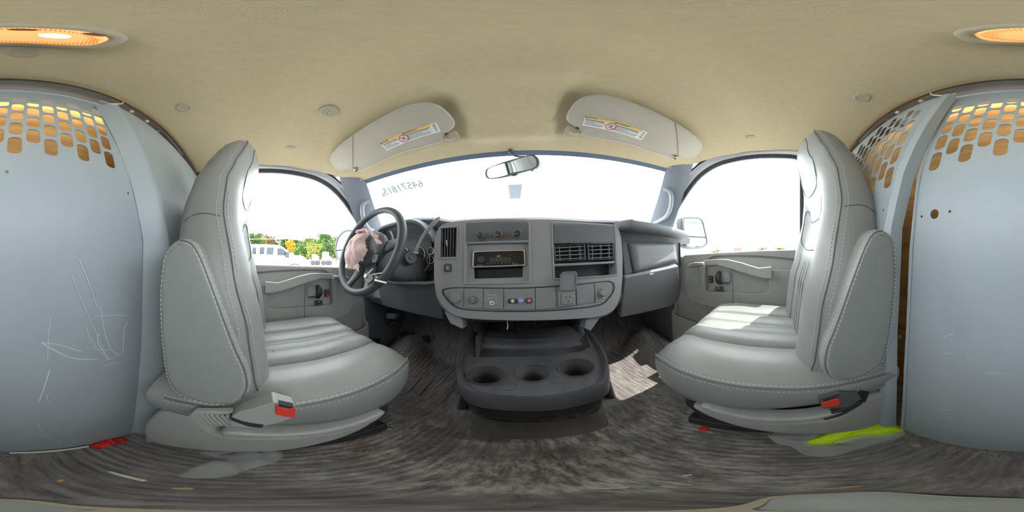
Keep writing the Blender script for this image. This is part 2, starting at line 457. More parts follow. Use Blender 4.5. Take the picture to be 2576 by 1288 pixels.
# ------------------------------------------------------------------ cargo bay behind the partition
ply = box('plywood_sheet', (0, -.455, -.035), (1.56, .018, 1.30), M_wood, bev=.001)
tag(ply, 'tan plywood sheet standing behind the perforated grey partition', 'plywood')
for sgn, nm in ((-1, 'wall_left'), (1, 'wall_right')):
    secs = []
    for y in (-1.6, -.9, -.5, -.30, -.185):
        secs.append([V((sgn * x, y, z)) for x, z in ((.90, FZ - .02), (.90, -.3), (.885, 0), (.86, .2), (.81, .40), (.765, .52), (.72, .56))])
    o_ = tag(loft(nm, secs, M_roof, cap=False, loop=False), 'grey painted inner body side behind the %s seat' % ('driver' if sgn < 0 else 'passenger'), kind='structure')
    # B pillar trim
    slab('pillar_trim', [V((sgn * x, y, z)) for x, y, z in ((.835, -.185, -.69), (.835, -.30, -.69), (.835, -.30, .05), (.74, -.29, .50), (.74, -.19, .50), (.835, -.185, .0))],
         (-sgn, 0, 0), .03, M_door, o_, .01)
box('wall_rear', (0, -1.6, 0), (1.8, .02, 1.44), M_roof)
tag(bpy.data.objects['wall_rear'], 'grey rear end of the cargo bay', kind='structure')
# added tube lamp, unseen behind the partition's top edge, to light the plywood
cl = thing('added_cargo_lamp', (0, -.405, .64), 'added unseen tube lamp behind the partition, lighting the plywood', 'lamp')
tube('added_lamp_tube', [V((-.30, -.408, .638)), V((0, -.408, .638)), V((.30, -.408, .638))], .007, mat('added_tube_glow', (255, 236, 205), emit=(255, 226, 180), es=24), cl)
slab('added_lamp_shield', [V((x, -.397, z)) for x, z in ((-.32, .632), (.32, .632), (.32, .654), (-.32, .654))], (0, 1, 0), .003, M_roof, cl, 0)  # shield keeping the added lamp's glow off the roof
slab('added_lamp_shield', [V((x, y, .653)) for x, y in ((-.32, -.397), (.32, -.397), (.32, -.425), (-.32, -.425))], (0, 0, 1), .003, M_roof, cl, 0)
for x in (-.31, .31): box('end_cap', (x, -.41, .640), (.012, .02, .02), M_roof, cl)
# ------------------------------------------------------------------ partition
PBY = -.265
ZB = .17
LEAN = math.tan(math.radians(15.5))
def bend(y0):
    def f(p):
        dz = p.z - ZB; dz = (dz + math.sqrt(dz * dz + .0016)) / 2; return V((p.x, y0 + p.y - dz * LEAN, p.z))
    return f
def rr(x, z, w_, h, r): return rrect(V((x, 0, z)), V((1, 0, 0)), V((0, 0, 1)), w_, h, r, 4)
def topz(x): return interp([(0, .622), (.2, .620), (.42, .575), (.64, .505), (.80, .44)], abs(x))
YN = (0, 1, 0)
CUTS = [.0, .04] + [.08 + .025 * i for i in range(13)]
door_lx = [(-.288, FZ + .006), (-.300, -.4), (-.305, -.1), (-.300, .05), (-.275, ZB)]
door_rx = [(.232, FZ + .006), (.238, -.3), (.236, 0), (.226, ZB)]
def ring_c(x, z, r, k=14): return [V((x + r * math.cos(2 * math.pi * i / k), 0, z + r * math.sin(2 * math.pi * i / k))) for i in range(k)]
pt = thing('partition_door', (-.03, PBY, FZ), 'grey steel partition door with perforated top between the seats', 'partition')
lowo = [V((x, 0, z)) for x, z in door_lx] + [V((x, 0, z)) for x, z in reversed(door_rx)]
plate('lower_panel', lowo, [ring_c(.006, .152, .0035), ring_c(-.243, .160, .003), ring_c(.181, .076, .0105, 8), ring_c(.147, .078, .003), ring_c(.213, .074, .003)], YN, .002, M_part, pt, bend(PBY), cuts=CUTS)
upo = [V((-.275, 0, ZB)), V((-.252, 0, .4))] + [V((x, 0, topz(x))) for x in (-.236, -.12, 0, .12, .228)] + [V((.224, 0, .4)), V((.226, 0, ZB))]
hl = []
for ci in range(13):
    x = -.2015 + .0329 * ci; st = ci % 2
    for r_ in range(4 if st else 5):
        hl.append(rr(x, (.270 if st else .231) + .0713 * r_ - .10 * x, .0258, .0595, .0115))
plate('perforated_panel', upo, hl, YN, .002, M_part, pt, bend(PBY), cuts=CUTS)
# return flange around the door and lower hem
tube('hem', [bend(PBY + .003)(V((x, 0, z))) for x, z in door_lx + [(-.245, .4), (-.236, .60)]], .004, M_part, pt, 6)
tube('hem', [bend(PBY + .003)(V((x, 0, z))) for x, z in door_rx + [(.224, .4), (.228, .60)]], .004, M_part, pt, 6)
M_scr = mat('scratch_bare', (196, 206, 208), .7)
PP = PY(PBY + .0012)
for s in ("197,650 215,690 235,745 247,780 252,770 262,830 280,880 300,893", "180,690 200,745 225,800 248,850 265,885", "105,862 150,868 205,884", "105,862 150,888 190,902 248,904",
          "218,820 226,850 250,880 270,905", "244,797 285,792 322,795", "320,812 312,830 309,885 300,893", "262,907 285,900 300,885", "258,920 300,912", "250,840 246,860 275,905",
          "128,800 122,850 120,910", "125,930 108,985 98,1010", "92,1060 105,1085 118,1098 150,1110 144,1120", "165,1122 195,1108", "205,1120 215,1115 235,1121", "122,990 118,1005 128,1012", "240,1082 245,1080", "236,870 245,880 290,878 310,872"):
    q = crs(pp(s, PP), 14)
    tube('scratch', q, random.choice((.0006, .0009, .0013)), M_scr, pt, 5, flat=.3, up=(0, 1, 0))
for s in ("2375,888 2395,890", "2372,848 2398,838", "2370,1030 2390,1032", "2430,900 2440,902", "2480,938 2530,940"):
    tube('scratch', pp(s, PP), .0007, M_scr, pt, 5, flat=.3, up=(0, 1, 0))
# wings
WY = -.232
lw = thing('partition_wing', (-.56, WY, FZ), 'plain grey steel partition panel behind the driver seat', 'partition')
plate('lower_panel', [V(p) for p in ((-.345, 0, FZ + .01), (-.84, 0, FZ + .01), (-.84, 0, ZB), (-.318, 0, ZB), (-.352, 0, .05), (-.357, 0, -.2))], [], YN, .002, M_part, lw, bend(WY), cuts=CUTS)
plate('upper_panel', [V(p) for p in ((-.318, 0, ZB), (-.84, 0, ZB), (-.80, 0, topz(.8) - .02), (-.64, 0, topz(.64) - .012), (-.42, 0, topz(.42) - .008), (-.262, 0, topz(.262)))], [], YN, .002, M_part, lw, bend(WY), cuts=CUTS)
fl = [(-.345, FZ + .01), (-.357, -.2), (-.352, .05), (-.318, ZB), (-.285, .4), (-.262, .595)]
loft('flange', [[bend(WY)(V((x, .004, z))), bend(WY)(V((x + .007, .010, z))), bend(WY)(V((x + .030, .006, z))), bend(WY)(V((x + .060, -.030, z))), bend(WY)(V((x + .056, -.034, z))), bend(WY)(V((x + .027, .002, z)))] for x, z in fl], M_part, lw, sharp=50)
rw = thing('partition_wing', (.55, WY, FZ), 'grey steel partition panel with holes behind the passenger seat', 'partition')
plate('lower_panel', [V(p) for p in ((.268, 0, FZ + .01), (.84, 0, FZ + .01), (.84, 0, ZB - .17), (.262, 0, ZB - .04), (.285, 0, .05), (.288, 0, -.2))], [ring_c(.34, .08, .003), ring_c(.30, .095, .003)], YN, .002, M_part, rw, bend(WY), cuts=CUTS)
hl = []
for ci in range(14):
    x = .292 + .0329 * ci; st = ci % 2; z0 = .182 - .10 * (x - .29) - (.0 if x < .5 else .1 * (x - .5))
    for r_ in range(5):
        z = z0 + .0745 * r_ + (.037 if st else 0)
        if z + .032 < topz(x) - .03: hl.append(rr(x, z, .0268, .0625, .012))
plate('perforated_panel', [V(p) for p in ((.262, 0, ZB - .04), (.84, 0, ZB - .17), (.80, 0, topz(.8) - .02), (.64, 0, topz(.64) - .012), (.42, 0, topz(.42) - .008), (.236, 0, topz(.24)), (.238, 0, .4))], hl, YN, .002, M_part, rw, bend(WY), cuts=CUTS)
fr = [(.275, FZ + .01), (.292, -.2), (.288, .05), (.262, ZB), (.242, .4), (.236, .595)]
loft('flange', [[bend(WY)(V((x, .004, z))), bend(WY)(V((x - .007, .010, z))), bend(WY)(V((x - .026, .006, z))), bend(WY)(V((x - .029, -.024, z))), bend(WY)(V((x - .026, -.024, z))), bend(WY)(V((x - .023, .002, z)))] for x, z in fr], M_part, rw, sharp=50)
box('slot', PY(WY + .004)(2264, 847), (.008, .004, .008), M_blk, rw)
slab('foot_bracket', pp('366,1098 398,1096 402,1104 370,1110', PZ(FZ + .012)), (0, 0, 1), .012, M_part, lw, .002)
# clips and bent wires along the top edge
for (u, v), lb in (((262, 255), 'bent silver wire hook on the roof edge above the left partition seam'), ((2395, 235), 'bent silver wire hook on the roof edge above the right partition seam')):
    sg = -1 if u < 1000 else 1
    t = thing('wire_hook', (sg * .25, -.36, .61), lb, 'hook', 'wire hooks on the roof edge')
    tube('wire', crs([V((sg * .262, -.33, .628)), V((sg * .258, -.335, .607)), V((sg * .235, -.342, .592)), V((sg * .225, -.345, .59))], 12), .0028, M_steel, t)
    tube('lug', [V((sg * .238, -.347, .594)), V((sg * .200, -.352, .598))], .0035, M_steel, t, flat=.5)
for sg, x in ((-1, .305), (-1, .37), (1, .30), (1, .385)):
    p = bend(WY + .008)(V((sg * x, 0, topz(x) - .004)))
    o_ = box('partition_clip', p + V((0, 0, .004)), (.012, .010, .010), M_steel)
    tag(o_, 'small bright clip on partition top edge, %s of the %s pair' % ('nearer the centre' if x < .31 else 'farther from the centre', 'left' if sg < 0 else 'right'), 'clip', 'clips along the partition top')
# white strip and red strap on the floor along the partition
slab('paint_strip', [V((x, PBY + .012, FZ + .012)) + V((0, dy, dz)) for x, dy, dz in ((-.035, 0, 0), (-.172, .002, 0), (-.172, .0, .010), (-.035, -.002, .010))], (0, 1, .2), .004, M_lab)
tag(bpy.data.objects['paint_strip'], 'narrow white strip lying along the foot of the partition door', 'strip')
vv = []; fs = []
for i in range(15):
    x = -.176 - .075 * i / 14
    for j in range(5):
        vv.append((x, PBY + .004 + .026 * j / 4 + .003 * math.sin(i * 2.1), FZ + .004 + .014 * abs(math.sin(i * 1.3 + j * 1.7)) + (.008 if 4 < i < 10 else 0)))
for i in range(14):
    for j in range(4):
        q = i * 5 + j; fs.append((q, q + 1, q + 6, q + 5))
o_ = obj('red_strap', vv, fs, mat('red_webbing', (226, 44, 40), .6, bump=.5, bs=700), sol=.002)
tag(o_, 'crumpled red webbing strap at the foot of the partition', 'strap')
# ------------------------------------------------------------------ doors, pillars, windshield
def mir(sgn, pts): return [V((sgn * abs(p.x) if abs(p.x) > 1e-9 else 0, p.y, p.z)) for p in pts]
PG = pl((.86, 0, -.01), (-1, 0, -.18))          # side glass, leaning in towards the roof
def offs(pts, d, c):     # grow an open outline away from a centre, within the glass plane
    out = []; n = PG.n
    for i, p in enumerate(pts):
        t = (pts[min(len(pts) - 1, i + 1)] - pts[max(0, i - 1)]).normalized(); q = t.cross(n).normalized()
        if q.dot(p - c) < 0: q = -q
        out.append(p + q * d)
    return out
gl0 = crs(pp("2012,634 2012,560 2012,480 2012,420 2004,401 1980,398 1940,397 1895,399 1850,406 1805,419 1768,442 1740,473 1714,512 1690,550 1668,590 1655,640", PG), 60)
gc = sum(gl0, V()) / len(gl0)
DLAB = {-1: 'driver side door with grey panel, pull handle and clear window', 1: 'passenger side door with grey panel, pull handle and clear window'}
for sgn in (-1, 1):
    dr = thing('door_%d' % (1 if sgn < 0 else 2), (sgn * .87, .2, FZ), DLAB[sgn], 'door')
    del dr['category']; dr['kind'] = 'structure'
    nin = V((-sgn, 0, 0)); ng = V((-sgn, 0, -.18)).normalized()
    G = lambda q: mir(sgn, q)
    o1, o2, o3, o4 = offs(gl0, .022, gc), offs(gl0, .048, gc), offs(gl0, .060, gc), offs(gl0, .072, gc)
    slab('window_pane', G(offs(gl0, .01, gc)), ng, .003, M_glass, dr, 0, smooth=False)
    ring('window_seal', [p + ng * .006 for p in G(o1)], [p + ng * .002 for p in G(gl0)], ng, .02, M_seal, dr, .004, closed=False)
    ring('window_frame', [p + ng * .016 for p in G(o2)], [p + ng * .008 for p in G(o1)], ng, .03, M_frame, dr, .003, closed=False)
    ring('frame_lip', [p + ng * .014 for p in G(o3)], [p + ng * .014 for p in G(o2)], ng, .03, M_white, dr, .002, closed=False)
    ring('weatherstrip', [p + ng * .016 for p in G(o4)], [p + ng * .013 for p in G(o3)], ng, .03, M_seal, dr, .004, closed=False)
    D = lambda s, x: mir(sgn, pp(s, PX(-x)))
    # door skin and its upper sill
    slab('door_panel', mir(sgn, [V(p) for p in ((-.86, -.185, -.012), (-.86, .62, -.045), (-.86, .62, -.36), (-.86, .56, FZ + .02), (-.86, -.185, FZ + .02))]), nin, .05, M_door, dr, .006)
    slab('door_sill', D("560,662 600,664 700,667 800,670 890,673 893,697 858,697 832,690 812,681 760,680 700,682 640,687 585,693", .852), nin, .035, M_door, dr, .010, 3)
    slab('outer_sill', mir(sgn, [V(p) for p in ((-.875, -.19, -.012), (-.875, .62, -.045), (-.95, .62, -.06), (-.95, -.19, -.03))]), (0, 0, 1), .05, M_white, dr, .01)
    pad = plate('door_pad', D("575,716 640,716 668,716 720,708 765,697 806,687 836,688 862,697 884,712 890,745 886,775 872,793 830,806 767,816 700,825 640,831 575,836", .835),
                [D("674,742 690,740 730,728 762,716 790,702 832,702 838,708 838,760 832,767 770,772 690,776 676,772", .835)], nin, .028, M_door, dr, bev=.005)
    tube('panel_seam', crs(D("768,716 766,770 767,816", .834), 12), .0014, M_doordk, dr, 6)
    tube('panel_crease', crs(D("585,693 640,688 700,683 760,681 810,681 832,690", .850), 24), .0016, M_doordk, dr, 6)
    slab('pull_handle', D("667,709 667,737 678,737.5 690,736 710,731 746,720 776,710 804,702 805,689 803,687.5 784,688 766,692 747,697 720,706 700,712 690,711", .768), nin, .026, M_door, dr, .005, 3)
    for s in ("668,718 668,736 684,736 684,718", "790,690 790,703 802,702 802,689"):
        slab('handle_mount', D(s, .785), nin, .06, M_door, dr, .003)
    c = D("790,733", .858)[0]; ux, uz = V((0, 1, 0)), V((0, 0, 1))
    ring('handle_bezel', rrect(c + nin * .012, ux, uz, .085, .082, .03), rrect(c + nin * .008, ux, uz, .070, .068, .024), nin, .014, M_door, dr, .003)
    slab('handle_recess', rrect(c + nin * .003, ux, uz, .070, .068, .024), nin, .004, M_door, dr, .001)
    lv = crs([c + V((0, .018, .032)) + nin * .010, c + V((0, .022, .012)) + nin * .026, c + V((0, .020, -.012)) + nin * .030, c + V((0, .012, -.034)) + nin * .020], 14)
    h = tube('door_lever', lv, [.007 + .005 * math.sin(math.pi * i / 13) for i in range(14)], M_blk, dr, 10, flat=1.5, up=(0, 1, 0))
    tube('lever_arm', [c + V((0, .010, -.030)) + nin * .014, c + V((0, -.034, -.028)) + nin * .010], .0035, M_blk, h)
    c = D("821.5,737", .858)[0]
    lk = slab('lock_switch', rrect(c + nin * .010, ux, uz, .027, .042, .004), nin, .012, M_blk, dr, .002)
    slab('rocker', rrect(c + nin * .014 + V((0, 0, .010)), ux, uz, .019, .014, .002), nin, .006, M_doordk, lk, .001)
    slab('red_mark', rrect(c + nin * .0145 + V((0, -sgn * 0 + .001, -.009)), ux, uz, .014, .013, .001), nin, .006, M_red, lk, .0006)
    c = D("802,761", .845)[0]; n2 = (nin + V((0, 0, .9))).normalized(); a1, a2, _ = axes(n2, (0, 1, 0))
    bz = slab('window_switch', rrect(c + n2 * .002, a1, a2, .028, .046, .006), n2, .008, M_doordk, dr, .002)
    slab('rocker', rrect(c + n2 * .007, a1, a2, .018, .032, .003), n2, .007, M_blk, bz, .002)
    slab('window_mark', rrect(c + n2 * .0074, a1, a2, .006, .007, .001), n2, .0006, M_grey, bz, 0)
    sh = slab('ledge', D("842,694 866,694 882,697 882,704 842,701", .80), nin, .05, M_door, dr, .004)
    slab('ledge_slot', D("852,695.3 868,695.3 868,697 852,697", .7995), nin, .004, M_blk, dr, .0005)
    slab('ledge_bracket', D("838,700 850,700 846,742 840,762 838,762", .815), nin, .04, M_door, dr, .004)
    # map pocket low on the door
    slab('map_pocket', mir(sgn, [V(p) for p in ((-.80, .60, -.40), (-.80, .56, -.42), (-.80, .40, -.445), (-.80, .1, -.47), (-.80, .1, FZ + .03), (-.80, .5, FZ + .03), (-.80, .60, -.62))]), nin, .012, M_door, dr, .005)
    slab('pocket_end', mir(sgn, [V(p) for p in ((-.80, .60, -.40), (-.86, .60, -.36), (-.86, .60, -.62), (-.80, .60, -.62))]), (0, 1, 0), .012, M_door, dr, .004)
    tube('panel_edge', mir(sgn, [V((-.858, .615, -.06)), V((-.858, .617, -.2)), V((-.858, .612, -.36)), V((-.85, .60, -.395))]), .006, M_door, dr, 6)
    # A pillar
    ap = thing('trim_%d' % (4 if sgn < 0 else 5), (sgn * .8, .65, .15), 'grey %s windshield pillar trim with moulded grab handle' % ('left' if sgn < 0 else 'right'), 'x')
    del ap['category']; ap['kind'] = 'structure'
    A0, A1 = V((.645, .486, .452)), V((.700, .372, .458)); B0, B1 = V((.795, .77, .155)), V((.845, .605, .135))
    secs = []
    for i in range(13):
        t = i / 12; bow = .018 * math.sin(math.pi * t)
        p, q = A0.lerp(B0, t), A1.lerp(B1, t); o_ = V((1, .45, .35)).normalized(); m_ = p.lerp(q, .5) - o_ * .016
        sec = [p - V((0, 0, 0)) + V((bow, 0, bow * .6)), p.lerp(q, .28) - o_ * .013 + V((bow, 0, bow * .6)), p.lerp(q, .72) - o_ * .013 + V((bow, 0, bow * .6)), q + V((bow, 0, bow * .6)), q + o_ * .05, p + o_ * .05]
        secs.append([V((sgn * v.x, v.y, v.z)) for v in sec])
    loft('pillar_cover', secs, M_pill, ap, sharp=60)
    gp = [A0.lerp(B0, .36) + V((-.0, -.03, 0)), A0.lerp(B0, .42).lerp(A1.lerp(B1, .42), .42) - V((.016, .022, .0)), A0.lerp(B0, .62).lerp(A1.lerp(B1, .62), .60) - V((.026, .030, .0)), A0.lerp(B0, .82).lerp(A1.lerp(B1, .82), .55) - V((.022, .026, .0)), A0.lerp(B0, .93).lerp(A1.lerp(B1, .93), .15) - V((.010, .014, 0))]
    gp = [V((sgn * (p.x + .012), p.y, p.z + .006)) for p in gp]
    tube('grab_handle', crs(gp, 22), .015, M_pilll, ap, 10, flat=.8)
    tube('cover_seam', [V((sgn * v.x, v.y, v.z)) for v in (A0 + V((0, -.004, .002)), A0.lerp(A1, .5) - V((.016, .012, -.004)), A1 + V((-.004, -.004, .0)))], .002, M_seal, ap, 6)
# windshield
def wsp(s, t):
    x = s * (.668 + .16 * t); y0 = .618 + .57 * t - .30 * x * x * (1 - .35 * t); z = .466 - .36 * t - .018 * abs(s) ** 3 * (1 - t)
    return V((x, y0, z))
vv = []; fs = []; na, nb = 40, 20
for j in range(nb + 1):
    for i in range(na + 1): vv.append(wsp(-1.03 + 2.06 * i / na, j / nb))
for j in range(nb):
    for i in range(na):
        q = j * (na + 1) + i; fs.append((q, q + 1, q + na + 2, q + na + 1))
win = tag(obj('window_1', vv, fs, M_glass, sol=0, sharp=180), 'clear front windshield with dark top band', kind='structure')
secs = [[wsp(s, t) + V((0, -dy, -.001)) for t, dy in ((-.02, .012), (.022, .010), (.040, .003), (.02, -.004), (-.02, -.004))] for s in [-1.0 + 2 * i / 40 for i in range(41)]]
loft('header_seal', secs, M_hdr, win, sharp=50)
for s, nm in ((-.985, 0), (.985, 0)):
    box('pillar_screw', wsp(s, 0) + V((.0, -.02, -.004)), (.014, .012, .008), M_metal, win)
# sticker with the lot number, on the outside of the glass and so read in reverse
f = pl(wsp(-.62, .13), (wsp(-.5, .13) - wsp(-.75, .13)).cross(wsp(-.62, .3) - wsp(-.62, 0)))
pA, pB = f(1066, 461), f(955, 487); ux = (pB - pA).normalized(); n_ = f.n if f.n.y < 0 else -f.n
uy = (-n_).cross(ux).normalized()
if uy.z < 0: uy = -uy
mid = (pA + pB) / 2; wd = (pB - pA).length
st = thing('lot_sticker', mid, 'pale clear windshield sticker reading 64571815x, seen in reverse', 'sticker')
out = n_ * -.002
slab('film', rrect(mid, ux, uy, wd * 1.12, wd * .34, .008), n_, .0006, M_frost, st, 0)
hgt = wd * .26
text('lot_number', '64571815', mid - ux * wd * .04 + n_ * .001, ux, uy, hgt, M_decal, st, xs=.86)
text('lot_letter', 'x', mid + ux * wd * .435 - uy * hgt * .2 + n_ * .001, ux, uy, hgt * .9, M_decal, st, xs=.8)
# rear-view mirror
cA = pl((0, .60, .34), (-.45, -1, -.38)); rm = thing('rear_view_mirror', (0, .6, .44), 'black-framed rear view mirror hanging tilted from the windshield', 'mirror')
q = crs(pp("1221,433 1226,424 1260,410 1300,398 1338,389 1350,394 1356,408 1354,418 1346,424 1300,437 1262,447 1230,450 1222,444", cA), 44, True)
cc = sum(q, V()) / len(q); n_ = cA.n if cA.n.y < 0 else -cA.n
slab('housing', [p - n_ * .004 for p in q], n_, .022, M_doordk, rm, .006, 3)
slab('glass', [cc + (p - cc) * .93 + n_ * .0008 for p in q], n_, .003, M_mirror, rm, .0005)
ring('rim', [p + n_ * .002 for p in q], [p + (cc - p).normalized() * .009 + n_ * .002 for p in q], n_, .008, M_doordk, rm, .001)
tube('stem', crs([V((-.006, .612, .452)), V((.012, .607, .425)), cA(1330, 392) - n_ * .012], 12), [.006] * 3 + [.0045] * 9, M_doordk, rm)
box('stem_base', (-.008, .607, .457), (.016, .014, .018), M_doordk, rm, bev=.004)
slab('day_night_tab', pp("1286,441 1300,437 1302,440 1290,444", cA), n_, .006, M_doordk, rm, .001)
slab('wiring_clip', pp("1334,424 1346,422 1340,432 1334,430", cA), n_, .006, M_pilll, rm, .001)
slab('sensor_patch', [wsp(-.0 + dx, t) + V((0, -.004, -.002)) for dx, t in ((-.045, .28), (.05, .28), (.035, .42), (-.04, .42))], (0, -1, -1), .004, mat('sensor_glass', (205, 212, 226), .4), win, .001)
M_wmir = mat('wing_mirror_glass', (214, 220, 218), .03, metal=1)
# wing mirrors outside the doors
for sgn in (-1, 1):
    f = pl((sgn * 1.05, .60, 0), (-sgn * .30, -1, 0))
    s = "1719,553 1732,548 1756,549 1767,557 1773,580 1778,604 1776,615 1758,624 1729,621 1723,598" if sgn > 0 else "846,612 853,594 867,582 886,580 898,588 900,620 893,646 878,654 860,656 850,648 844,632"
    q = crs(pp(s, f), 40, True); cc = sum(q, V()) / len(q); n_ = f.n if f.n.y < 0 else -f.n
    wm = thing('wing_mirror', cc + V((0, 0, -.12)), 'tall black wing mirror outside the %s door window' % ('driver' if sgn < 0 else 'passenger'), 'mirror', 'wing mirrors')
    slab('housing', [cc + (p - cc) * 1.07 - n_ * .006 for p in q], n_, .07, M_seal, wm, .015, 3)
    hi = max(p.z for p in q); lo = min(p.z for p in q); zs = lo + (hi - lo) * .36
    ux, uz, _ = axes(n_)
    def clip(zlo, zhi):
        r_ = [cc + (p - cc) * .93 for p in q]
        return [V((p.x, p.y, min(max(p.z, zlo), zhi))) for p in r_]
    def dedupe(r_):
        o = []
        for p in r_:
            if not o or (p - o[-1]).length > 1e-4: o.append(p)
        return o
    ring('rim', [cc + (p - cc) * 1.05 + n_ * .006 for p in q], [p + (cc - p).normalized() * .008 + n_ * .004 for p in q], n_, .012, M_doordk, wm, .002)
    slab('main_glass', dedupe(clip(zs + .006, 9)), n_, .002, M_wmir, wm, 0)
    slab('wide_angle_glass', dedupe(clip(-9, zs - .002)), n_, .002, M_wmir, wm, 0)
    box('arm', V((sgn * .96, .61, cc.z - .06)), (.16, .05, .05), M_seal, wm, bev=.012)
# ------------------------------------------------------------------ seats
BR = [(-.345, .300, .735, -.008, -.15), (-.29, .282, .748, -.012, -.165), (-.24, .274, .755, -.018, -.172), (-.128, .277, .755, -.029, -.18), (-.013, .290, .745, -.058, -.185), (.11, .314, .72, -.083, -.186),
      (.20, .338, .70, -.082, -.172), (.27, .364, .672, -.068, -.152), (.33, .386, .65, -.052, -.130), (.375, .404, .632, -.042, -.108), (.400, .424, .612, -.044, -.092), (.413, .450, .586, -.054, -.080)]
def build_seat(sgn, dx, dy, label):
    S = lambda x, y, z: V((sgn * (x + dx), y + dy, z))
    side = 'driver' if sgn < 0 else 'passenger'
    root = thing('bucket_seat', S(.51, .08, FZ), label, 'seat', 'front bucket seats')
    # cushion
    xi0, xo0 = .250, .775
    def plan(y):
        t = max(0, (y - .19) / .20); t = min(t, .999); k = 1 - math.sqrt(1 - t * t)
        return xi0 + .12 * k, xo0 - .12 * k
    def nose(y): t = max(0, min(1, (y - .285) / .105)); return math.sqrt(max(0, 1 - t * t))
    def ztop(y): return -.385 + (interp([(-.2, -.325), (-.05, -.312), (.10, -.298), (.22, -.292), (.30, -.296), (.39, -.310)], y) + .385) * nose(y)
    def zbot(y): return -.385 + (interp([(-.2, -.42), (0, -.425), (.15, -.452), (.28, -.456), (.39, -.456)], y) + .385) * nose(y)
    def ht(a_, y):
        ed = min(a_, 1 - a_); f = 1 - smooth(y, .30, .39) * .7
        h = .034 * (1 - (1 - min(1, ed / .13)) ** 2)
        h -= .014 * smooth(ed, .17, .30) * (1 - smooth(y, .22, .36) * .6)
        for g, d, w_ in ((.285, .017, .015), (.715, .017, .015), (.462, .007, .009), (.538, .007, .009)):
            h -= d * math.exp(-((a_ - g) / w_) ** 2)
        h += .010 * math.sin(math.pi * min(1, max(0, (a_ - .29) / .17))) if .29 < a_ < .46 else 0
        h += .010 * math.sin(math.pi * min(1, max(0, (a_ - .54) / .17))) if .54 < a_ < .71 else 0
        return h * f
    def top(a_, y):
        xi, xo = plan(y); return S(xi + (xo - xi) * a_, y, ztop(y) + ht(a_, y))
    ys = [-.20 + .04 * i for i in range(12)] + [.26, .28, .30, .315, .33, .345, .355, .365, .374, .381, .386, .389, .39]
    ys += [.3895, .3898]; ys = sorted(set(round(q, 4) for q in ys)); A = [i / 72 for i in range(73)]
    secs = []
    for y in ys:
        xi, xo = plan(y); zt, zb = ztop(y), zbot(y); zm = (zt + zb) / 2
        s = [S(xi + .05, y, zb), S(xi + .018, y, zb + (zt - zb) * .12), S(xi + .002, y, zb + (zt - zb) * .4), S(xi - .004, y, zb + (zt - zb) * .75), S(xi - .002, y, zt - .003)]
        s += [top(q, y) for q in A]
        s += [S(xo + .002, y, zt - .003), S(xo + .004, y, zb + (zt - zb) * .7), S(xo - .002, y, zb + (zt - zb) * .35), S(xo - .018, y, zb + (zt - zb) * .1), S(xo - .05, y, zb)]
        secs.append(s)
    cu = loft('cushion', secs, M_seat, root, sharp=80)
    # seams of the cushion
    yy = [-.16 + .54 * i / 40 for i in range(41)]
    yy = [y for y in yy if y < .384]
    def side_seam(off, out): return [S(plan(y)[0] - out, y, ztop(y) + off) for y in yy]
    tube('side_welt', side_seam(-.001, .003), .0018, M_seam, cu, 6)
    stitch('side_stitching', side_seam(.0075, .0005), M_thread, cu, r=.0012)
    stitch('side_stitching', side_seam(-.010, .0050), M_thread, cu, .004, .0045, r=.0009)
    for g in (.462, .538):
        stitch('centre_stitching', [top(g, y) + V((0, 0, .0012)) for y in yy if y < .33], M_thread, cu, .004, .004, r=.0007)
    for g in (.285, .715):
        tube('seam_cord', [top(g, y) - V((0, 0, .0004)) for y in yy if y < .345], .0016, M_seam, cu, 6)
    if sgn < 0: lathe('burn_mark', top(.40, .03) + V((0, 0, .0002)), (0, 0, 1), [(.0028, -.001), (.0026, .0006)], M_blk, cu, 8)
    # backrest
    def prof(z):
        return interp([(b[0], b[1], b[2], b[3], b[4]) for b in BR], z)
    def front(a_, z):
        xin, xout, ysm, yb = prof(z); hd = smooth(z, .10, .26)
        ed = min(a_, 1 - a_)
        bol = .030 * (1 - (1 - min(1, ed / .16)) ** 2) - .022 * smooth(ed, .16, .30)
        hdr = .038 * math.sin(math.pi * a_) ** .6
        f = bol * (1 - hd) + hdr * hd
        f *= 1 - smooth(z, .34, .42) * .6
        return S(xin + (xout - xin) * a_, ysm + f, z)
    zs = [-.345, -.32, -.29, -.25, -.2, -.15, -.1, -.05, 0, .05, .1, .14, .18, .22, .26, .29, .32, .345, .365, .38, .392, .402, .409, .413]
    secs = []
    for z in zs:
        xin, xout, ysm, yb = prof(z); th = ysm - yb; r_ = min(.032, th * .4)
        s = [front(i / 40, z) for i in range(41)]
        s += [S(xout + .006, ysm - th * .3, z), S(xout + .004, yb + r_ * 1.2, z), S(xout - r_ * .3, yb + r_ * .3, z), S(xout - r_ * 1.3, yb, z)]
        s += [S(xin + (xout - xin) * .5, yb - .006, z)]
        s += [S(xin + r_ * 1.3, yb, z), S(xin + r_ * .3, yb + r_ * .3, z), S(xin - .004, yb + r_ * 1.2, z), S(xin - .006, ysm - th * .3, z)]
        secs.append(s)
    bk = loft('backrest', secs, M_seat, root, sharp=80)
    zz = [-.30 + .70 * i / 40 for i in range(41)]
    sm = lambda off, lift: [front(0, z) + V((-sgn * lift, off, 0)) for z in zz]
    tube('edge_welt', [front(.012, z) + V((-sgn * .002, .001, 0)) for z in zz], .0015, M_seam, bk, 6)
    stitch('edge_stitching', [front(.0, z) + V((-sgn * .0038, -.009, 0)) for z in zz], M_thread, bk, .0045, .004, r=.0009)
    stitch('edge_stitching', [front(.030, z) + V((-sgn * .0012, .0008, 0)) for z in zz], M_thread, bk, .0045, .004, r=.0009)
    # side seam across the backrest
    z = .10; xin, xout, ysm, yb = prof(z)
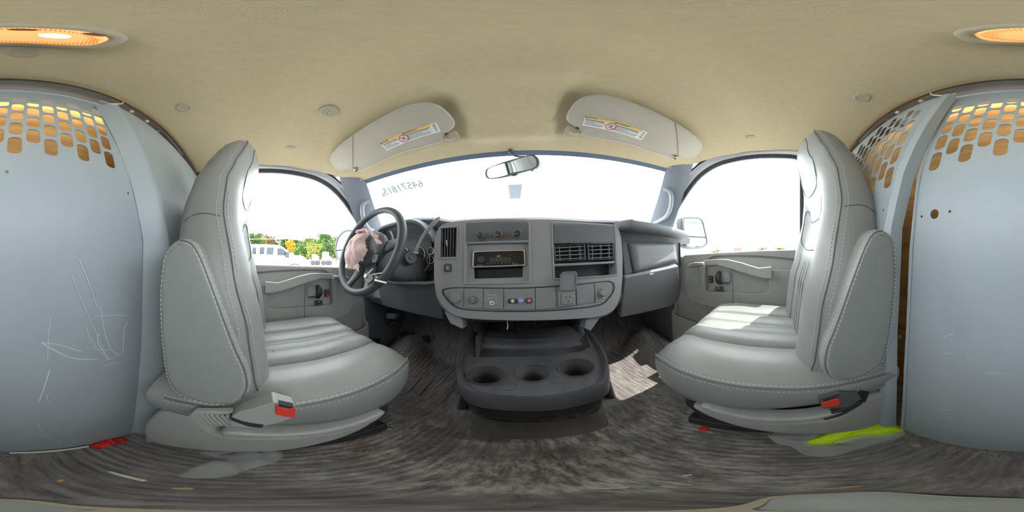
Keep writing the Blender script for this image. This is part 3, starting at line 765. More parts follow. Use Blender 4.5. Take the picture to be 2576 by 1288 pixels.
    tube('cross_seam', crs([S(xin - .001, ysm - .001, z - .004), S(xin - .006, ysm - .035, z + .004), S(xin - .0045, yb + .045, z + .002), S(xin - .001, yb + .02, z - .008)], 12), .0011, M_seam, bk, 5)
    # sewn panels on the front face
    def loopf(pts, n, cl=True, lift=.0004):
        return [front(p.x, p.y) + V((0, lift, 0)) for p in crs([V((q[0], q[1], 0)) for q in pts], n, cl)]
    tube('headrest_panel_seam', loopf([(.18, .37), (.22, .30), (.20, .26), (.30, .20), (.5, .185), (.70, .20), (.80, .26), (.78, .30), (.82, .37), (.5, .395)], 60), .0018, M_seam, bk, 5, True)
    tube('lumbar_panel_seam', loopf([(.20, .12), (.26, .15), (.34, .10), (.5, .095), (.66, .10), (.74, .15), (.80, .12), (.78, .03), (.66, .0), (.5, -.005), (.34, .0), (.22, .03)], 60), .0020, M_seam, bk, 5, True)
    for g in (.26, .42, .5, .58, .74):
        tube('panel_seam', [front(g, -.30 + .28 * i / 20) for i in range(21)], .0014 if g not in (.26, .74) else .002, M_seam, bk, 5)
    # folded armrest
    arm = [(-.137, .043), (-.158, .033), (-.172, .012), (-.179, -.046), (-.177, -.1), (-.171, -.16), (-.160, -.235), (-.145, -.280), (-.115, -.301), (-.071, -.307), (-.036, -.288), (-.019, -.245), (-.021, -.195), (-.036, -.148), (-.061, -.076), (-.081, -.025), (-.099, .014), (-.115, .036)]
    q = crs([V((0, y, z)) for y, z in arm], 72, True); c = sum(q, V()) / len(q)
    secs = []
    for x, k in ((.300, .90), (.292, .97), (.282, 1.0), (.262, 1.0), (.252, .985), (.247, .965), (.2445, .93), (.2435, .80), (.243, .4)):
        secs.append([S(x, c.y + (p.y - c.y) * (1 - (1 - k) * 1.0), c.z + (p.z - c.z) * (1 - (1 - k) * .55)) for p in q])
    am = loft('folded_armrest', secs, M_seat2, root, sharp=80)
    def armc(k, x, lo=0, hi=72): return [S(x, c.y + (p.y - c.y) * k, c.z + (p.z - c.z) * (1 - (1 - k) * .55)) for p in (q + q)[lo:hi]]
    stitch('armrest_stitching', armc(.90, .2425, 0, 73), M_thread, am, .005, .004, r=.0010)
    fr = [p for p in armc(.985, .2505, 42, 72)]
    tube('armrest_welt', armc(.955, .2455, 42, 73), .0013, M_seam, am, 6)
    stitch('armrest_stitching', armc(.995, .2565, 42, 72), M_thread, am, .005, .004, r=.0010)
    # plastic side valance and recline lever
    if sgn < 0:
        va = [(-.212, -.555), (-.200, -.47), (-.175, -.405), (-.145, -.383), (-.105, -.382), (-.085, -.41), (-.06, -.462), (.02, -.47), (.11, -.475), (.19, -.462), (.205, -.468), (.19, -.490), (.157, -.514), (.104, -.543), (.035, -.579), (-.034, -.598), (-.109, -.618), (-.188, -.628)]
        lvr = [(-.052, -.428), (-.06, -.452), (-.04, -.464), (.02, -.458), (.10, -.468), (.17, -.468), (.205, -.452), (.215, -.430), (.16, -.436), (.09, -.440), (.02, -.436)]
    else:
        va = [(-.205, -.555), (-.19, -.465), (-.165, -.425), (-.125, -.418), (-.095, -.43), (-.075, -.47), (-.055, -.495), (.06, -.49), (.12, -.47), (.19, -.445), (.225, -.45), (.21, -.475), (.16, -.515), (.10, -.555), (.03, -.592), (-.05, -.625), (-.12, -.645), (-.185, -.63)]
        lvr = [(-.06, -.445), (.03, -.452), (.12, -.440), (.19, -.415), (.20, -.435), (.14, -.465), (.08, -.482), (0, -.475), (-.05, -.462)]
    def soft(name, ol, x0, x1, m, parent, rb=.012, n=70):
        q_ = crs([V((0, y, z)) for y, z in ol], n, True); c_ = sum(q_, V()) / n; secs_ = []
        nrm = []
        for i in range(n):
            t_ = (q_[(i + 1) % n] - q_[i - 1]).normalized(); w_ = V((0, t_.z, -t_.y))
            nrm.append(w_)
        ar = sum(q_[i].y * q_[(i + 1) % n].z - q_[(i + 1) % n].y * q_[i].z for i in range(n))
        sg = -1 if ar > 0 else 1
        for x, ins in ((x1, 0), (x0 + rb, 0), (x0 + rb * .3, rb * .3), (x0, rb), (x0, rb * 1.02)):
            secs_.append([S(x, q_[i].y + nrm[i].y * ins * sg, q_[i].z + nrm[i].z * ins * sg) for i in range(n)])
        return loft(name, secs_, m, parent, sharp=80)
    soft('side_valance', va, .255, .32, M_plast, root, .014)
    soft('recline_lever', lvr, .246, .285, M_plast, root, .008, 50)
    # seat base
    box('seat_base', S(.51, .04, -.575), (.40, .40, .21), M_blk, root, bev=.01)
    for x in (.33, .69):
        box('seat_rail', S(x, .04, -.655), (.045, .46, .05), M_blk, root, bev=.006)
    slab('rail_foot', [S(.285, y, z) for y, z in ((.165, -.48), (.235, -.44), (.262, -.455), (.262, -.50), (.23, -.545), (.165, -.56))], (-sgn, 0, 0), .06, M_blk, root, .01)
    # buckle
    bl = thing('seat_belt_buckle', S(.235, -.06, -.38), 'grey seat belt buckle with red button beside the %s seat' % side, 'buckle', 'seat belt buckles')
    B = lambda pts, x, d, m, nm, par=bl, bev=.003: slab(nm, [S(x, y, z) for y, z in pts], (-sgn, 0, 0), d, m, par, bev, 2)
    if sgn < 0:
        B([(-.042, -.305), (-.028, -.277), (.006, -.253), (.014, -.243), (.042, -.264), (.040, -.300), (.02, -.322), (-.012, -.345), (-.04, -.338)], .214, .030, M_plast, 'buckle_body')
        rb = B([(.0165, -.2485), (.0195, -.2555), (.033, -.266), (.039, -.263), (.0415, -.268), (.040, -.298), (.028, -.293), (.0165, -.282)], .2105, .012, M_red, 'release_button', bev=.0015)
        B([(.020, -.2475), (.040, -.2615), (.034, -.2655), (.021, -.2570)], .2112, .012, M_blk, 'latch_slot', bev=.0006)
        B([(-.041, -.296), (-.040, -.310), (-.016, -.335), (.0, -.340), (.002, -.325), (-.022, -.314)], .2128, .010, M_blk, 'boot_gap', bev=.001)
        for i in range(6):
            y, z = -.048 - .0075 * i, -.305 - .003 * i
            B([(y, z), (y + .0055, z + .003), (y + .022, z - .040), (y + .016, z - .044)], .218 + .001 * i, .024, M_plast, 'boot_rib', bev=.002)
        B([(-.095, -.315), (-.040, -.295), (-.02, -.345), (-.075, -.365), (-.105, -.345)], .225, .016, M_plast, 'boot')
    else:
        k = -dy
        B([(-.075 + k, -.337), (-.113 + k, -.330), (-.150 + k, -.352), (-.160 + k, -.385), (-.135 + k, -.412), (-.108 + k, -.405), (-.082 + k, -.395)], .238, .030, M_doordk, 'buckle_body')
        B([(-.079 + k, -.352), (-.084 + k, -.358), (-.108 + k, -.348), (-.112 + k, -.356), (-.113 + k, -.386), (-.082 + k, -.384)], .2345, .012, M_red, 'release_button', bev=.0015)
        B([(-.080 + k, -.346), (-.110 + k, -.338), (-.110 + k, -.348), (-.084 + k, -.357)], .2352, .012, M_blk, 'latch_slot', bev=.0006)
        for i in range(4):
            y, z = -.160 - .006 * i + k, -.375 - .006 * i
            B([(y, z + .018), (y - .004, z + .017), (y + .004, z - .030), (y + .008, z - .030)], .243 + .001 * i, .022, M_blk, 'boot_rib', bev=.001)
        B([(-.085 + k, -.46), (-.12 + k, -.435), (-.165 + k, -.41), (-.17 + k, -.43), (-.12 + k, -.475), (-.09 + k, -.482)], .248, .02, M_blk, 'anchor_strap')
    return root
build_seat(-1, 0, 0, 'grey vinyl bucket seat behind the steering wheel, armrest folded up')
build_seat(1, .012, -.064, 'grey vinyl bucket seat on the passenger side, armrest folded up')
# ------------------------------------------------------------------ dashboard
DT = [(-.86, .54, .13, .60, .60), (-.78, .57, .165, .62, .60), (-.66, .585, .198, .645, .60), (-.45, .585, .200, .66, .60), (-.34, .60, .188, .66, .59), (-.27, .625, .170, .60, .58), (0, .635, .158, .575, .58), (.30, .615, .145, .58, .58),
      (.38, .575, .140, .57, .58), (.44, .535, .134, .57, .60), (.60, .525, .132, .565, .62), (.76, .520, .124, .555, .62), (.85, .525, .108, .55, .62)]
secs = []
for i in range(61):
    x = -.86 + 1.71 * i / 60; yE, zE, yF, yB = interp(DT, x); fade = 1.0
    zb = -.255
    secs.append([V((x, 1.18 - .25 * x * x, .095)), V((x, .95, zE - .03)), V((x, yE + .06, zE + .002)), V((x, yE + .018, zE)), V((x, yE, zE - .014)), V((x, yE + .006, zE - .034)), V((x, (yE + yF) / 2 + .01, zE - .055)), V((x, yF, .05)), V((x, yF, -.10)), V((x, yB - .01, zb + .05)), V((x, yB + .02, zb)), V((x, yB + .12, zb - .03)), V((x, 1.1, zb - .02))])
dash = thing('dashboard', (0, .8, -.25), 'wide dark grey van dashboard under the windshield', 'dashboard')
loft('dash_body', secs, M_dash, dash, sharp=50)
PS = pl((0, .50, 0), (0, -1, .21)); NS = PS.n
SP = lambda s: pp(s, PS)
bay = "1174,614 1332,610 1334,706 1172,710"
sto = "1392,612 1545,612 1550,690 1396,700"
ven = "1108,574 1151,571 1149,648 1106,649"
sw = "1118,733 1170,727 1340,727 1480,716 1520,711 1538,714 1540,728 1530,745 1510,762 1440,772 1340,779 1250,779 1170,774 1150,770 1132,755"
b1 = plate('stack_bezel', crs(SP("1104,572 1094,600 1091,650 1092,710 1100,748 1122,780 1160,799 1250,806 1340,807 1430,804 1512,796 1545,777 1561,742 1566,690 1566,630 1558,580 1540,566 1480,560 1390,554 1280,550 1180,553 1125,560"), 90, True),
           [SP(bay), SP(sto), SP(ven)], NS, .055, M_stack, dash, bev=.003)
# radio bay
def inset(pts, d): return [p - NS * d for p in pts]
slab('bay_back', inset(SP("1160,604 1345,602 1346,716 1160,718"), .052), NS, .006, M_blk, dash, 0)
ring('bay_trim', [p + NS * .003 for p in SP("1168,560 1334,556 1337,712 1166,716")], [p + NS * .003 for p in SP("1173,563 1329,559 1331,707 1172,711")], NS, .008, M_stack, dash, .0015)
slab('climate_panel', [p + NS * .002 for p in SP("1174,564 1329,561 1331,604 1174,609")], NS, .01, M_dash, dash, .002)
ux, uy, _ = axes(NS)
for u, v in ((1209.5, 595), (1254, 592.5), (1301, 590)):
    c = PS(u, v); kn = lathe('climate_knob', c + NS * .002, NS, [(.0135, 0), (.0135, .004), (.0115, .012), (.0105, .014)], M_blk, dash, 24)
    tube('knob_ring', circ(c + NS * .009, ux, uy, .0128, k=28), .0011, M_metal, kn, 6, True)
    a_ = math.radians(205 if u > 1220 else 140)
    box('knob_mark', c + NS * .0165 + (ux * math.cos(a_) + uy * math.sin(a_)) * .006, (.006, .0012, .0012), M_lab, kn, bev=0)
c = PS(1254, 592.5)
for a0, a1, m in ((150, 210, mat('cold_blue', (70, 110, 150), .6)), (-35, 40, mat('hot_red', (150, 70, 66), .6))):
    tube('temperature_arc', [c + NS * .003 + (ux * math.cos(math.radians(a0 + (a1 - a0) * i / 8)) + uy * math.sin(math.radians(a0 + (a1 - a0) * i / 8))) * .0185 for i in range(9)], .0008, m, dash, 5)
rd = thing('car_radio', PS(1252, 650), 'slim black car radio set crooked in the centre dash', 'radio')
rp = inset(SP("1190,634 1318,628 1320,664 1188,670"), .012)
slab('radio_face', rp, NS, .03, M_blkg, rd, .002)
ring('radio_sleeve', [p + NS * .003 for p in inset(SP("1187,633 1192,630 1318,626 1321,628 1323,665 1320,667 1189,672 1186,670"), .012)], [p + NS * .003 for p in inset(SP("1190,635 1194,633 1315,629 1318,631 1320,662 1318,664 1191,669 1189,667"), .012)], NS, .02, M_metal, rd, .0008)
rin = lambda u, v: PS(u, v) - NS * .0112
lathe('volume_dial', rin(1209, 652), NS, [(.0125, 0), (.012, .005), (.010, .006)], M_blk, rd, 22)
slab('display', [rin(*q) for q in ((1230, 647), (1285, 645), (1286, 656), (1230, 658))], NS, .001, mat('display_window', (62, 58, 54), .25), rd, 0)
text('maker_mark', 'JVC', rin(1254, 643), ux, uy, .008, M_grey, rd, .0003)
for i in range(8): box('preset_key', rin(1226 + 9 * i, 661.5 - .3 * i) + NS * .0006, (.0045, .0012, .0015), M_pan, rd, bev=0)
box('key_strip', rin(1205, 666.5), (.022, .001, .004), M_doordk, rd, bev=0); box('key_strip', rin(1296, 662.5), (.018, .001, .004), M_doordk, rd, bev=0)
slab('bay_pocket', inset(SP("1186,673 1316,668 1315,695 1187,699"), .04), NS, .006, M_blkg, dash, .001)
ring('bay_frame', inset(SP("1174,614 1332,610 1334,706 1172,710"), .01), inset(SP("1186,632 1316,627 1315,696 1187,700"), .016), NS, .02, M_stack, dash, .001)
# vents
def slats(nm, quad, n, vert, m, r_=.0016, back=.03):
    q = SP(quad); A, B, C_, D_ = q
    for i in range(n):
        t = (i + .5) / n
        p0, p1 = (A.lerp(B, t), D_.lerp(C_, t)) if vert else (A.lerp(D_, t), B.lerp(C_, t))
        d_ = (p1 - p0).normalized(); s_ = d_.cross(NS).normalized()
        slab(nm, [p0 - NS * .004 + s_ * .0013, p1 - NS * .004 + s_ * .0013, p1 - NS * .004 - s_ * .0013, p0 - NS * .004 - s_ * .0013], NS, .014, m, dash, .0006)
slats('vent_slat', "1108,574 1151,571 1149,648 1106,649", 6, True, M_dash)
slab('vent_back', inset(SP("1104,570 1155,567 1153,652 1102,653"), .035), NS, .004, M_blk, dash, 0)
ring('vent_frame', [p + NS * .002 for p in SP("1105,571 1154,568 1152,652 1103,653")], [p + NS * .002 for p in SP("1109,575 1150,572 1148,646 1107,647")], NS, .008, M_stack, dash, .001)
box('vent_tab', PS(1124, 612) + NS * .001, (.003, .006, .022), M_metal, dash)
slab('storage_back', inset(SP("1385,605 1556,605 1560,700 1388,708"), .05), NS, .004, M_blk, dash, 0)
for s in ("1394,618 1472,614 1474,653 1396,657", "1479,614 1544,611 1545,651 1481,654"):
    slats('vent_slat', s, 4, False, M_dashl); slats('vent_bar', s, 3, True, M_dash)
    q = SP(s); ring('vent_frame', q, [p + (sum(q, V()) / 4 - p) * .05 for p in q], NS, .02, M_dash, dash, .001)
slab('shelf_lip', [p + NS * .002 for p in SP("1393,664 1546,657 1546,662 1393,670")], NS, .02, M_dashl, dash, .001)
ring('storage_trim', [p + NS * .003 for p in SP("1386,560 1549,566 1556,693 1392,704")], [p + NS * .003 for p in SP("1390,564 1545,570 1551,690 1396,700")], NS, .008, M_stack, dash, .0015)
slab('upper_cover', [p + NS * .001 for p in SP("1391,566 1544,571 1545,611 1392,611")], NS, .01, M_dash, dash, .002)
# mirror-adjust style knob under the left vent
c = PS(1127, 674); b_ = slab('fan_switch', rrect(c + NS * .004, ux, uy, .021, .022, .006), NS, .008, M_dash, dash, .002)
ring('switch_ring', rrect(c + NS * .004, ux, uy, .026, .028, .008), rrect(c + NS * .004, ux, uy, .0215, .0225, .006), NS, .006, M_blk, b_, .001)
box('switch_symbol', c + NS * .0045, (.007, .001, .005), M_grey, b_, bev=0)
# switch strip
ring('strip_groove', crs([p + NS * .0016 for p in SP("1112,728 1170,722 1340,722 1480,711 1530,706 1545,712 1546,730 1532,752 1510,768 1440,778 1340,784 1250,784 1165,779 1140,770 1122,752")], 70, True), crs([p + NS * .0016 for p in SP("1116,731 1170,725 1340,725 1480,714 1528,709 1541,714 1542,729 1529,749 1508,765 1440,775 1340,781 1250,781 1166,776 1143,767 1126,750")], 70, True), NS, .006, M_blk, dash, .0008)
for nm, s in (('outlet_blank', "1119,733 1166,727 1167,773 1150,769 1133,754"), ('switch_blank', "1168,727 1215,727 1215,776 1168,773"), ('airbag_switch_panel', "1217,727 1266,727 1266,778 1217,776"),
              ('assist_panel', "1268,727 1345,726 1346,778 1268,779"), ('blank_panel', "1347,725 1398,722 1399,775 1348,778"), ('outlet_bezel', "1400,722 1446,719 1448,770 1401,775"), ('blank_panel', "1449,718 1493,714 1495,759 1450,767"), ('socket_panel', "1495,714 1526,711 1538,714 1539,728 1528,746 1508,760 1497,762")):
    slab(nm, [p + NS * .0035 for p in SP(s)], NS, .006, M_pan, dash, .0012)
S0 = lambda u, v, h=.004: PS(u, v) + NS * h
lathe('socket_cover', S0(1147, 748), NS, [(.0185, 0), (.0185, .003), (.016, .006)], M_pan, dash, 26)
kn = lathe('socket_cap', S0(1514, 736), NS, [(.0145, 0), (.014, .008), (.0115, .013), (.011, .0135)], M_dashl, dash, 26)
box('cap_tab', S0(1514, 728, .012), (.014, .006, .008), M_pan, kn); 
for u in (1517, 1520): box('socket_mark', S0(u, 748), (.0025, .0008, .0025), M_lab, dash, bev=0)
b_ = lathe('traction_button', S0(1191, 754), NS, [(.0125, 0), (.0125, .003), (.0105, .005)], M_dash, dash, 24)
text('button_mark', 'OFF', S0(1190.5, 757.5, .0093), ux, uy, .006, M_grey, b_); box('car_mark', S0(1190.5, 750.5, .0093), (.006, .0006, .003), M_grey, b_, bev=0)
text('print', 'PASSENGER', S0(1236, 742), ux, uy, .0055, M_grey, dash); text('print', 'AIR BAG OFF', S0(1238.5, 750), ux, uy, .0052, M_grey, dash)
box('print_figure', S0(1245.5, 741.5), (.004, .0006, .005), M_grey, dash, bev=0); text('print', 'ON', S0(1251, 762.3), ux, uy, .0052, M_grey, dash)
slab('key_slot', crs([S0(u, v, .0046) for u, v in ((1233, 758), (1239, 757.5), (1244, 761), (1243, 765), (1237, 767), (1233, 765))], 24, True), NS, .003, M_lab, dash, .0004)
box('slot', S0(1238.5, 762, .0052), (.008, .001, .003), M_blk, dash, bev=0)
b_ = slab('assist_button', rrect(S0(1289, 757, .0065), ux, uy, .026, .0145, .006), NS, .004, M_blk, dash, .001)
lathe('button_dot', S0(1290, 757, .0065), NS, [(.0055, 0), (.005, .0012)], M_grey, b_, 18)
lathe('assist_button', S0(1310.5, 756), NS, [(.0088, 0), (.0088, .003), (.008, .0035)], M_blue, dash, 22)
text('on_mark', 'ON', S0(1310.5, 756.3, .0078), ux, uy, .0085, M_lab, dash)
b_ = slab('assist_button', rrect(S0(1331, 756, .0065), ux, uy, .0185, .0165, .006), NS, .004, M_blk, dash, .001)
lathe('red_dot', S0(1331, 756, .0065), NS, [(.0058, 0), (.005, .0012)], mat('sos_red', (214, 96, 90), .5), b_, 18)
text('sos_mark', 'SOS', S0(1331, 756, .008), ux, uy, .0048, M_lab, b_)
text('side_print', 'OFF', S0(1275, 757), uy, -ux, .004, M_grey, dash)
# mains outlet with raised flap
ol = thing('power_outlet', PS(1424, 745), 'dark grey household power outlet with flap raised on the dash', 'outlet')
slab('outlet_frame', [S0(u, v, .008) for u, v in ((1404, 734), (1444, 731), (1446, 767), (1405, 772))], NS, .008, M_stack, ol, .002)
slab('outlet_face', [S0(u, v, .012) for u, v in ((1410, 737), (1441, 735), (1442, 763), (1411, 766))], NS, .006, M_pan, ol, .002)
for u, v, w_, h in ((1421, 748, .0022, .008), (1431, 747, .0022, .007)): box('outlet_slot', S0(u, v, .0122), (w_, .001, h), M_blk, ol, bev=0)
lathe('outlet_slot', S0(1426.5, 757, .0122), NS, [(.0022, 0), (.0022, .0006)], M_blk, ol, 12)
NF = (NS + V((0, 0, .35))).normalized(); fl_ = [S0(u, v, h) for u, v, h in ((1405, 692, .026), (1410, 687, .028), (1440, 686, .028), (1445, 690, .026), (1446, 728, .012), (1442, 732, .010), (1409, 733, .010), (1405, 729, .012))]
lid = slab('outlet_flap', fl_, NF, .005, M_stack, ol, .0015)
c = sum(fl_, V()) / 8
ring('flap_rim', [p + NF * .003 for p in fl_], [c + (p - c) * .86 + NF * .003 for p in fl_], NF, .004, M_pan, lid, .0008)
# passenger airbag cover, roll and side vent
PQ = pl((.62, .545, 0), (-.12, -1, .10)); NQ = PQ.n; Q = lambda s: pp(s, PQ)
slab('airbag_surround', [p + NQ * .004 for p in Q("1562,606 1600,606 1700,612 1706,662 1640,676 1570,692")], NQ, .03, M_dash, dash, .006)
vv = []; fs = []; nu, nv = 24, 14
c4 = Q("1578,612 1696,614 1700,657 1592,686")
for j in range(nv + 1):
    for i in range(nu + 1):
        s, t = i / nu, j / nv; p = c4[0].lerp(c4[1], s).lerp(c4[3].lerp(c4[2], s), t)
        ed = min(s, 1 - s, t * .7, (1 - t) * .7); k = smooth(ed, 0, .09)
        vv.append(p + NQ * (.006 + .012 * k + .002 * math.sin(7 * s + 3 * t) * k))
for j in range(nv):
    for i in range(nu):
        q = j * (nu + 1) + i; fs.append((q, q + 1, q + nu + 2, q + nu + 1))
fl = dash
cv = obj('airbag_cover', vv, fs, M_dashl, dash, sharp=180, sol=.004)
a1_, a2_, _ = axes(NQ)
text('airbag_print', 'AIRBAG', PQ(1689, 665.5) + NQ * .006, a1_, a2_, .008, M_grey, cv)
slab('torn_tag', [p + NQ * .012 for p in Q("1624,685 1644,682 1640,689 1632,691")], NQ, .002, M_lab, dash, .0003)
# roll of the dash top on the passenger side
secs = []
for i in range(15):
    t = i / 14; x = .385 + .455 * t; r_ = .034 * (1 if t > .06 else .75); cc = V((x, .525 - .02 * math.sin(math.pi * t * .9) + (.03 if t < .05 else 0), .108 - .022 * t))
    secs.append([cc + V((0, r_ * 1.0 * math.cos(b), r_ * .8 * math.sin(b))) for b in [2 * math.pi * k / 18 for k in range(18)]])
loft('dash_roll', secs, M_dash, dash)
slab('dash_top_pad', [V(p) for p in ((.43, .535, .139), (.82, .535, .116), (.80, .72, .12), (.43, .74, .145))], (0, 0, 1), .02, M_dashl, dash, .006)  # lighter plastic puts the sunlit look of the top into its colour
slab('dash_seam', [V(p) for p in ((.425, .500, .132), (.432, .500, .132), (.432, .74, .148), (.425, .74, .148))], (0, 0, 1), .015, M_blk, dash, .001)
PV = pl((.845, .54, 0), (-.75, -.7, 0)); q = pp("1700,612 1711,611 1712,661 1703,666", PV); n_ = PV.n
ring('side_vent_frame', [p + n_ * .006 for p in q], [sum(q, V()) / 4 + (p - sum(q, V()) / 4) * .78 + n_ * .006 for p in q], n_, .02, M_blk, dash, .002)
for i in range(3):
    t = (i + 1) / 4; a0_, b0_ = q[0].lerp(q[1], t), q[3].lerp(q[2], t); e_ = (q[1] - q[0]).normalized() * .002
    slab('vent_slat', [a0_ - e_, a0_ + e_, b0_ + e_, b0_ - e_], n_, .012, M_dashl, dash, .0005)
# knee panels
PGl = pl((.62, .518, -.10), (-.12, -1, -.42))
slab('glove_panel', pp("1570,697 1640,683 1708,668 1712,750 1690,770 1620,788 1560,800", PGl), PGl.n, .04, M_stack, dash, .01)
tube('stack_edge', crs([S0(u, v, -.01) for u, v in ((1567, 640), (1568, 690), (1563, 742), (1548, 778), (1515, 798), (1480, 803))], 30), .003, M_dashl, dash, 6)
tube('stack_edge', crs([S0(u, v, -.01) for u, v in ((1090, 700), (1098, 750), (1120, 783), (1158, 802))], 20), .003, M_dashl, dash, 6)
for s in ("1480,803 1516,798 1490,835 1475,828", "1112,783 1160,803 1160,830 1128,815"):
    slab('stack_wing', [p - NS * .012 for p in SP(s)], NS, .05, M_stack if s[1] == '1' else M_dashl, dash, .003)
# ------------------------------------------------------------------ driver's side of the dash
PC = pl((-.45, .63, .03), (.1, -1, .18)); NC = PC.n; ux2, uy2, _ = axes(NC)
cl_ = thing('instrument_cluster', PC(1060, 645), 'dark instrument cluster with round gauges behind the steering wheel', 'gauges')
slab('cluster_face', [p + NC * .002 for p in pp("985,600 1082,590 1092,640 1090,680 1040,700 985,690", PC)], NC, .02, M_blk, cl_, .003)
for u, v, r_ in ((1052, 642, .038), (1084, 632, .0165), (1084, 655, .0165), (1012, 640, .038)):
    c = PC(u, v) + NC * .004
    d_ = lathe('gauge', c, NC, [(r_ * .93, 0), (r_ * .9, .0005)], M_blkg, cl_, 30)
    tube('gauge_ring', circ(c + NC * .002, ux2, uy2, r_, k=36), .0013, M_metal, d_, 6, True)
    a_ = math.radians(215); tube('needle', [c + NC * .003, c + NC * .003 + (ux2 * math.cos(a_) + uy2 * math.sin(a_)) * r_ * .7], .0007, M_orange, d_, 5)
tube('cluster_trim', crs([p + NC * .008 for p in pp("1064,690 1077,672 1083,660 1082,640", PC)], 14), .0022, M_metal, cl_, 6)
# hood over the gauges
secs = []
for i in range(17):
    t = i / 16; x = -.72 + .40 * t; z = .178 - .10 * (abs(t - .5) * 2) ** 4
    secs.append([V((x, .55, z - .006)), V((x, .552, z + .006)), V((x, .60, z + .016)), V((x, .70, z + .01)), V((x, .70, z - .03)), V((x, .60, z - .012))])
loft('gauge_hood', secs, M_dash, dash)
# column, ignition, shift lever
wc = V((-.535, .402, .054)); wn = V((.0, -math.cos(math.radians(21.5)), math.sin(math.radians(21.5)))).normalized(); wx, wy, _ = axes(wn)
colm = thing('steering_column', (-.47, .6, -.1), 'dark grey steering column shroud with ignition lock', 'steering column')
secs = []
for d_, rx, ry, ox in ((-.035, .055, .05, 0), (-.06, .068, .062, .005), (-.12, .082, .070, .02), (-.18, .09, .075, .035), (-.25, .095, .08, .045)):
    c = wc + wn * d_ + V((ox, 0, -.018)); secs.append([c + wx * rx * (abs(math.cos(b)) ** .6 * (1 if math.cos(b) > 0 else -1)) + wy * ry * (abs(math.sin(b)) ** .6 * (1 if math.sin(b) > 0 else -1)) for b in [2 * math.pi * k / 28 for k in range(28)]])
loft('shroud', secs, M_dash, colm)
c = pl(wc - wn * .11, wn)(1033, 649); ign = (wx * .8 + wn * .6).normalized()
ig = lathe('ignition_lock', c, ign, [(.024, -.02), (.024, .002), (.022, .006), (.016, .006), (.015, .003), (.008, .003), (.008, .008), (.002, .008)], M_doordk, colm, 26)
lo_ = slab('lower_panel', [V(p) for p in ((-.66, .545, -.085), (-.30, .535, -.085), (-.285, .54, -.10), (-.29, .57, -.25), (-.68, .60, -.25))], (0, -1, .1), .04, M_dash, dash, .01)
tube('panel_lip', [V(p) for p in ((-.64, .54, -.082), (-.50, .522, -.096), (-.34, .522, -.09), (-.30, .53, -.085))], .010, M_dashl, dash, 8, flat=.6)
sl_ = tube('shift_lever', crs([pl(wc - wn * .10, wn)(u, v) for u, v in ((1046, 632), (1062, 597), (1082, 572), (1106, 546))], 20), [.006] * 10 + [.0085] * 8 + [.007, .004], M_dashl, colm, 10)
tube('tilt_lever', crs([wc + wn * -.05 + wx * .060 + wy * .03, wc + wn * -.04 + wx * .095 + wy * .05, wc + wn * -.035 + wx * .075 + wy * .085], 12), .0055, M_dashl, colm, 8, flat=.5)
# steering wheel
sw_ = thing('steering_wheel', wc, 'black steering wheel with burst airbag in front of the driver seat', 'steering wheel')
R0 = .184
vv = []; fs = []; n1, n2 = 72, 14
for i in range(n1):
    t = 2 * math.pi * i / n1; r_ = .0155 + .0015 * math.cos(2 * t)
    d_ = wx * math.cos(t) + wy * math.sin(t)
    for j in range(n2):
        b = 2 * math.pi * j / n2; vv.append(wc + d_ * (R0 + r_ * math.cos(b)) + wn * (r_ * math.sin(b)))
for i in range(n1):
    for j in range(n2): fs.append((i * n2 + j, i * n2 + (j + 1) % n2, ((i + 1) % n1) * n2 + (j + 1) % n2, ((i + 1) % n1) * n2 + j))
obj('rim', vv, fs, M_wheel, sw_)
for deg, nm in ((5, 1), (175, 1), (248, 2), (292, 2)):
    t = math.radians(deg); d_ = wx * math.cos(t) + wy * math.sin(t); s_ = wn.cross(d_)
    secs = []
    for k, wdt, dep in ((.05, .036, -.02), (.10, .026, -.022), (.15, .018, -.012), (.187, .016, -.002)):
        cc = wc + d_ * k + wn * dep; secs.append([cc + s_ * wdt * math.cos(b) + wn * .011 * math.sin(b) for b in [2 * math.pi * q / 14 for q in range(14)]])
    loft('spoke', secs, M_wheel, sw_)
secs = []
for h, k in ((-.045, .75), (-.02, 1.0), (.0, 1.0), (.010, .9), (.014, .6), (.015, .1)):
    secs.append([wc + wn * (h - .006) + (wx * math.cos(b) * .092 * (1 + .12 * math.sin(b)) + wy * (math.sin(b) * .078 + .004)) * k for b in [2 * math.pi * q / 36 for q in range(36)]])
hub = loft('hub', secs, M_dash, sw_)
tube('hub_seam', [wc + wn * .0055 + (wx * math.cos(b) * .062 + wy * math.sin(b) * .05) for b in [math.radians(200 + 140 * i / 20) for i in range(21)]], .0016, M_blk, hub, 6)
for sg in (-1, 1):
    c = wc + wx * sg * .078 + wy * -.048 + wn * .006
    b_ = slab('spoke_button', rrect(c, wx, wy, .030, .034, .010), wn, .012, M_blk, sw_, .002)
    tube('button_ring', circ(c + wn * .002, wx, wy, .010, .012, 24), .0009, M_grey, b_, 5, True)
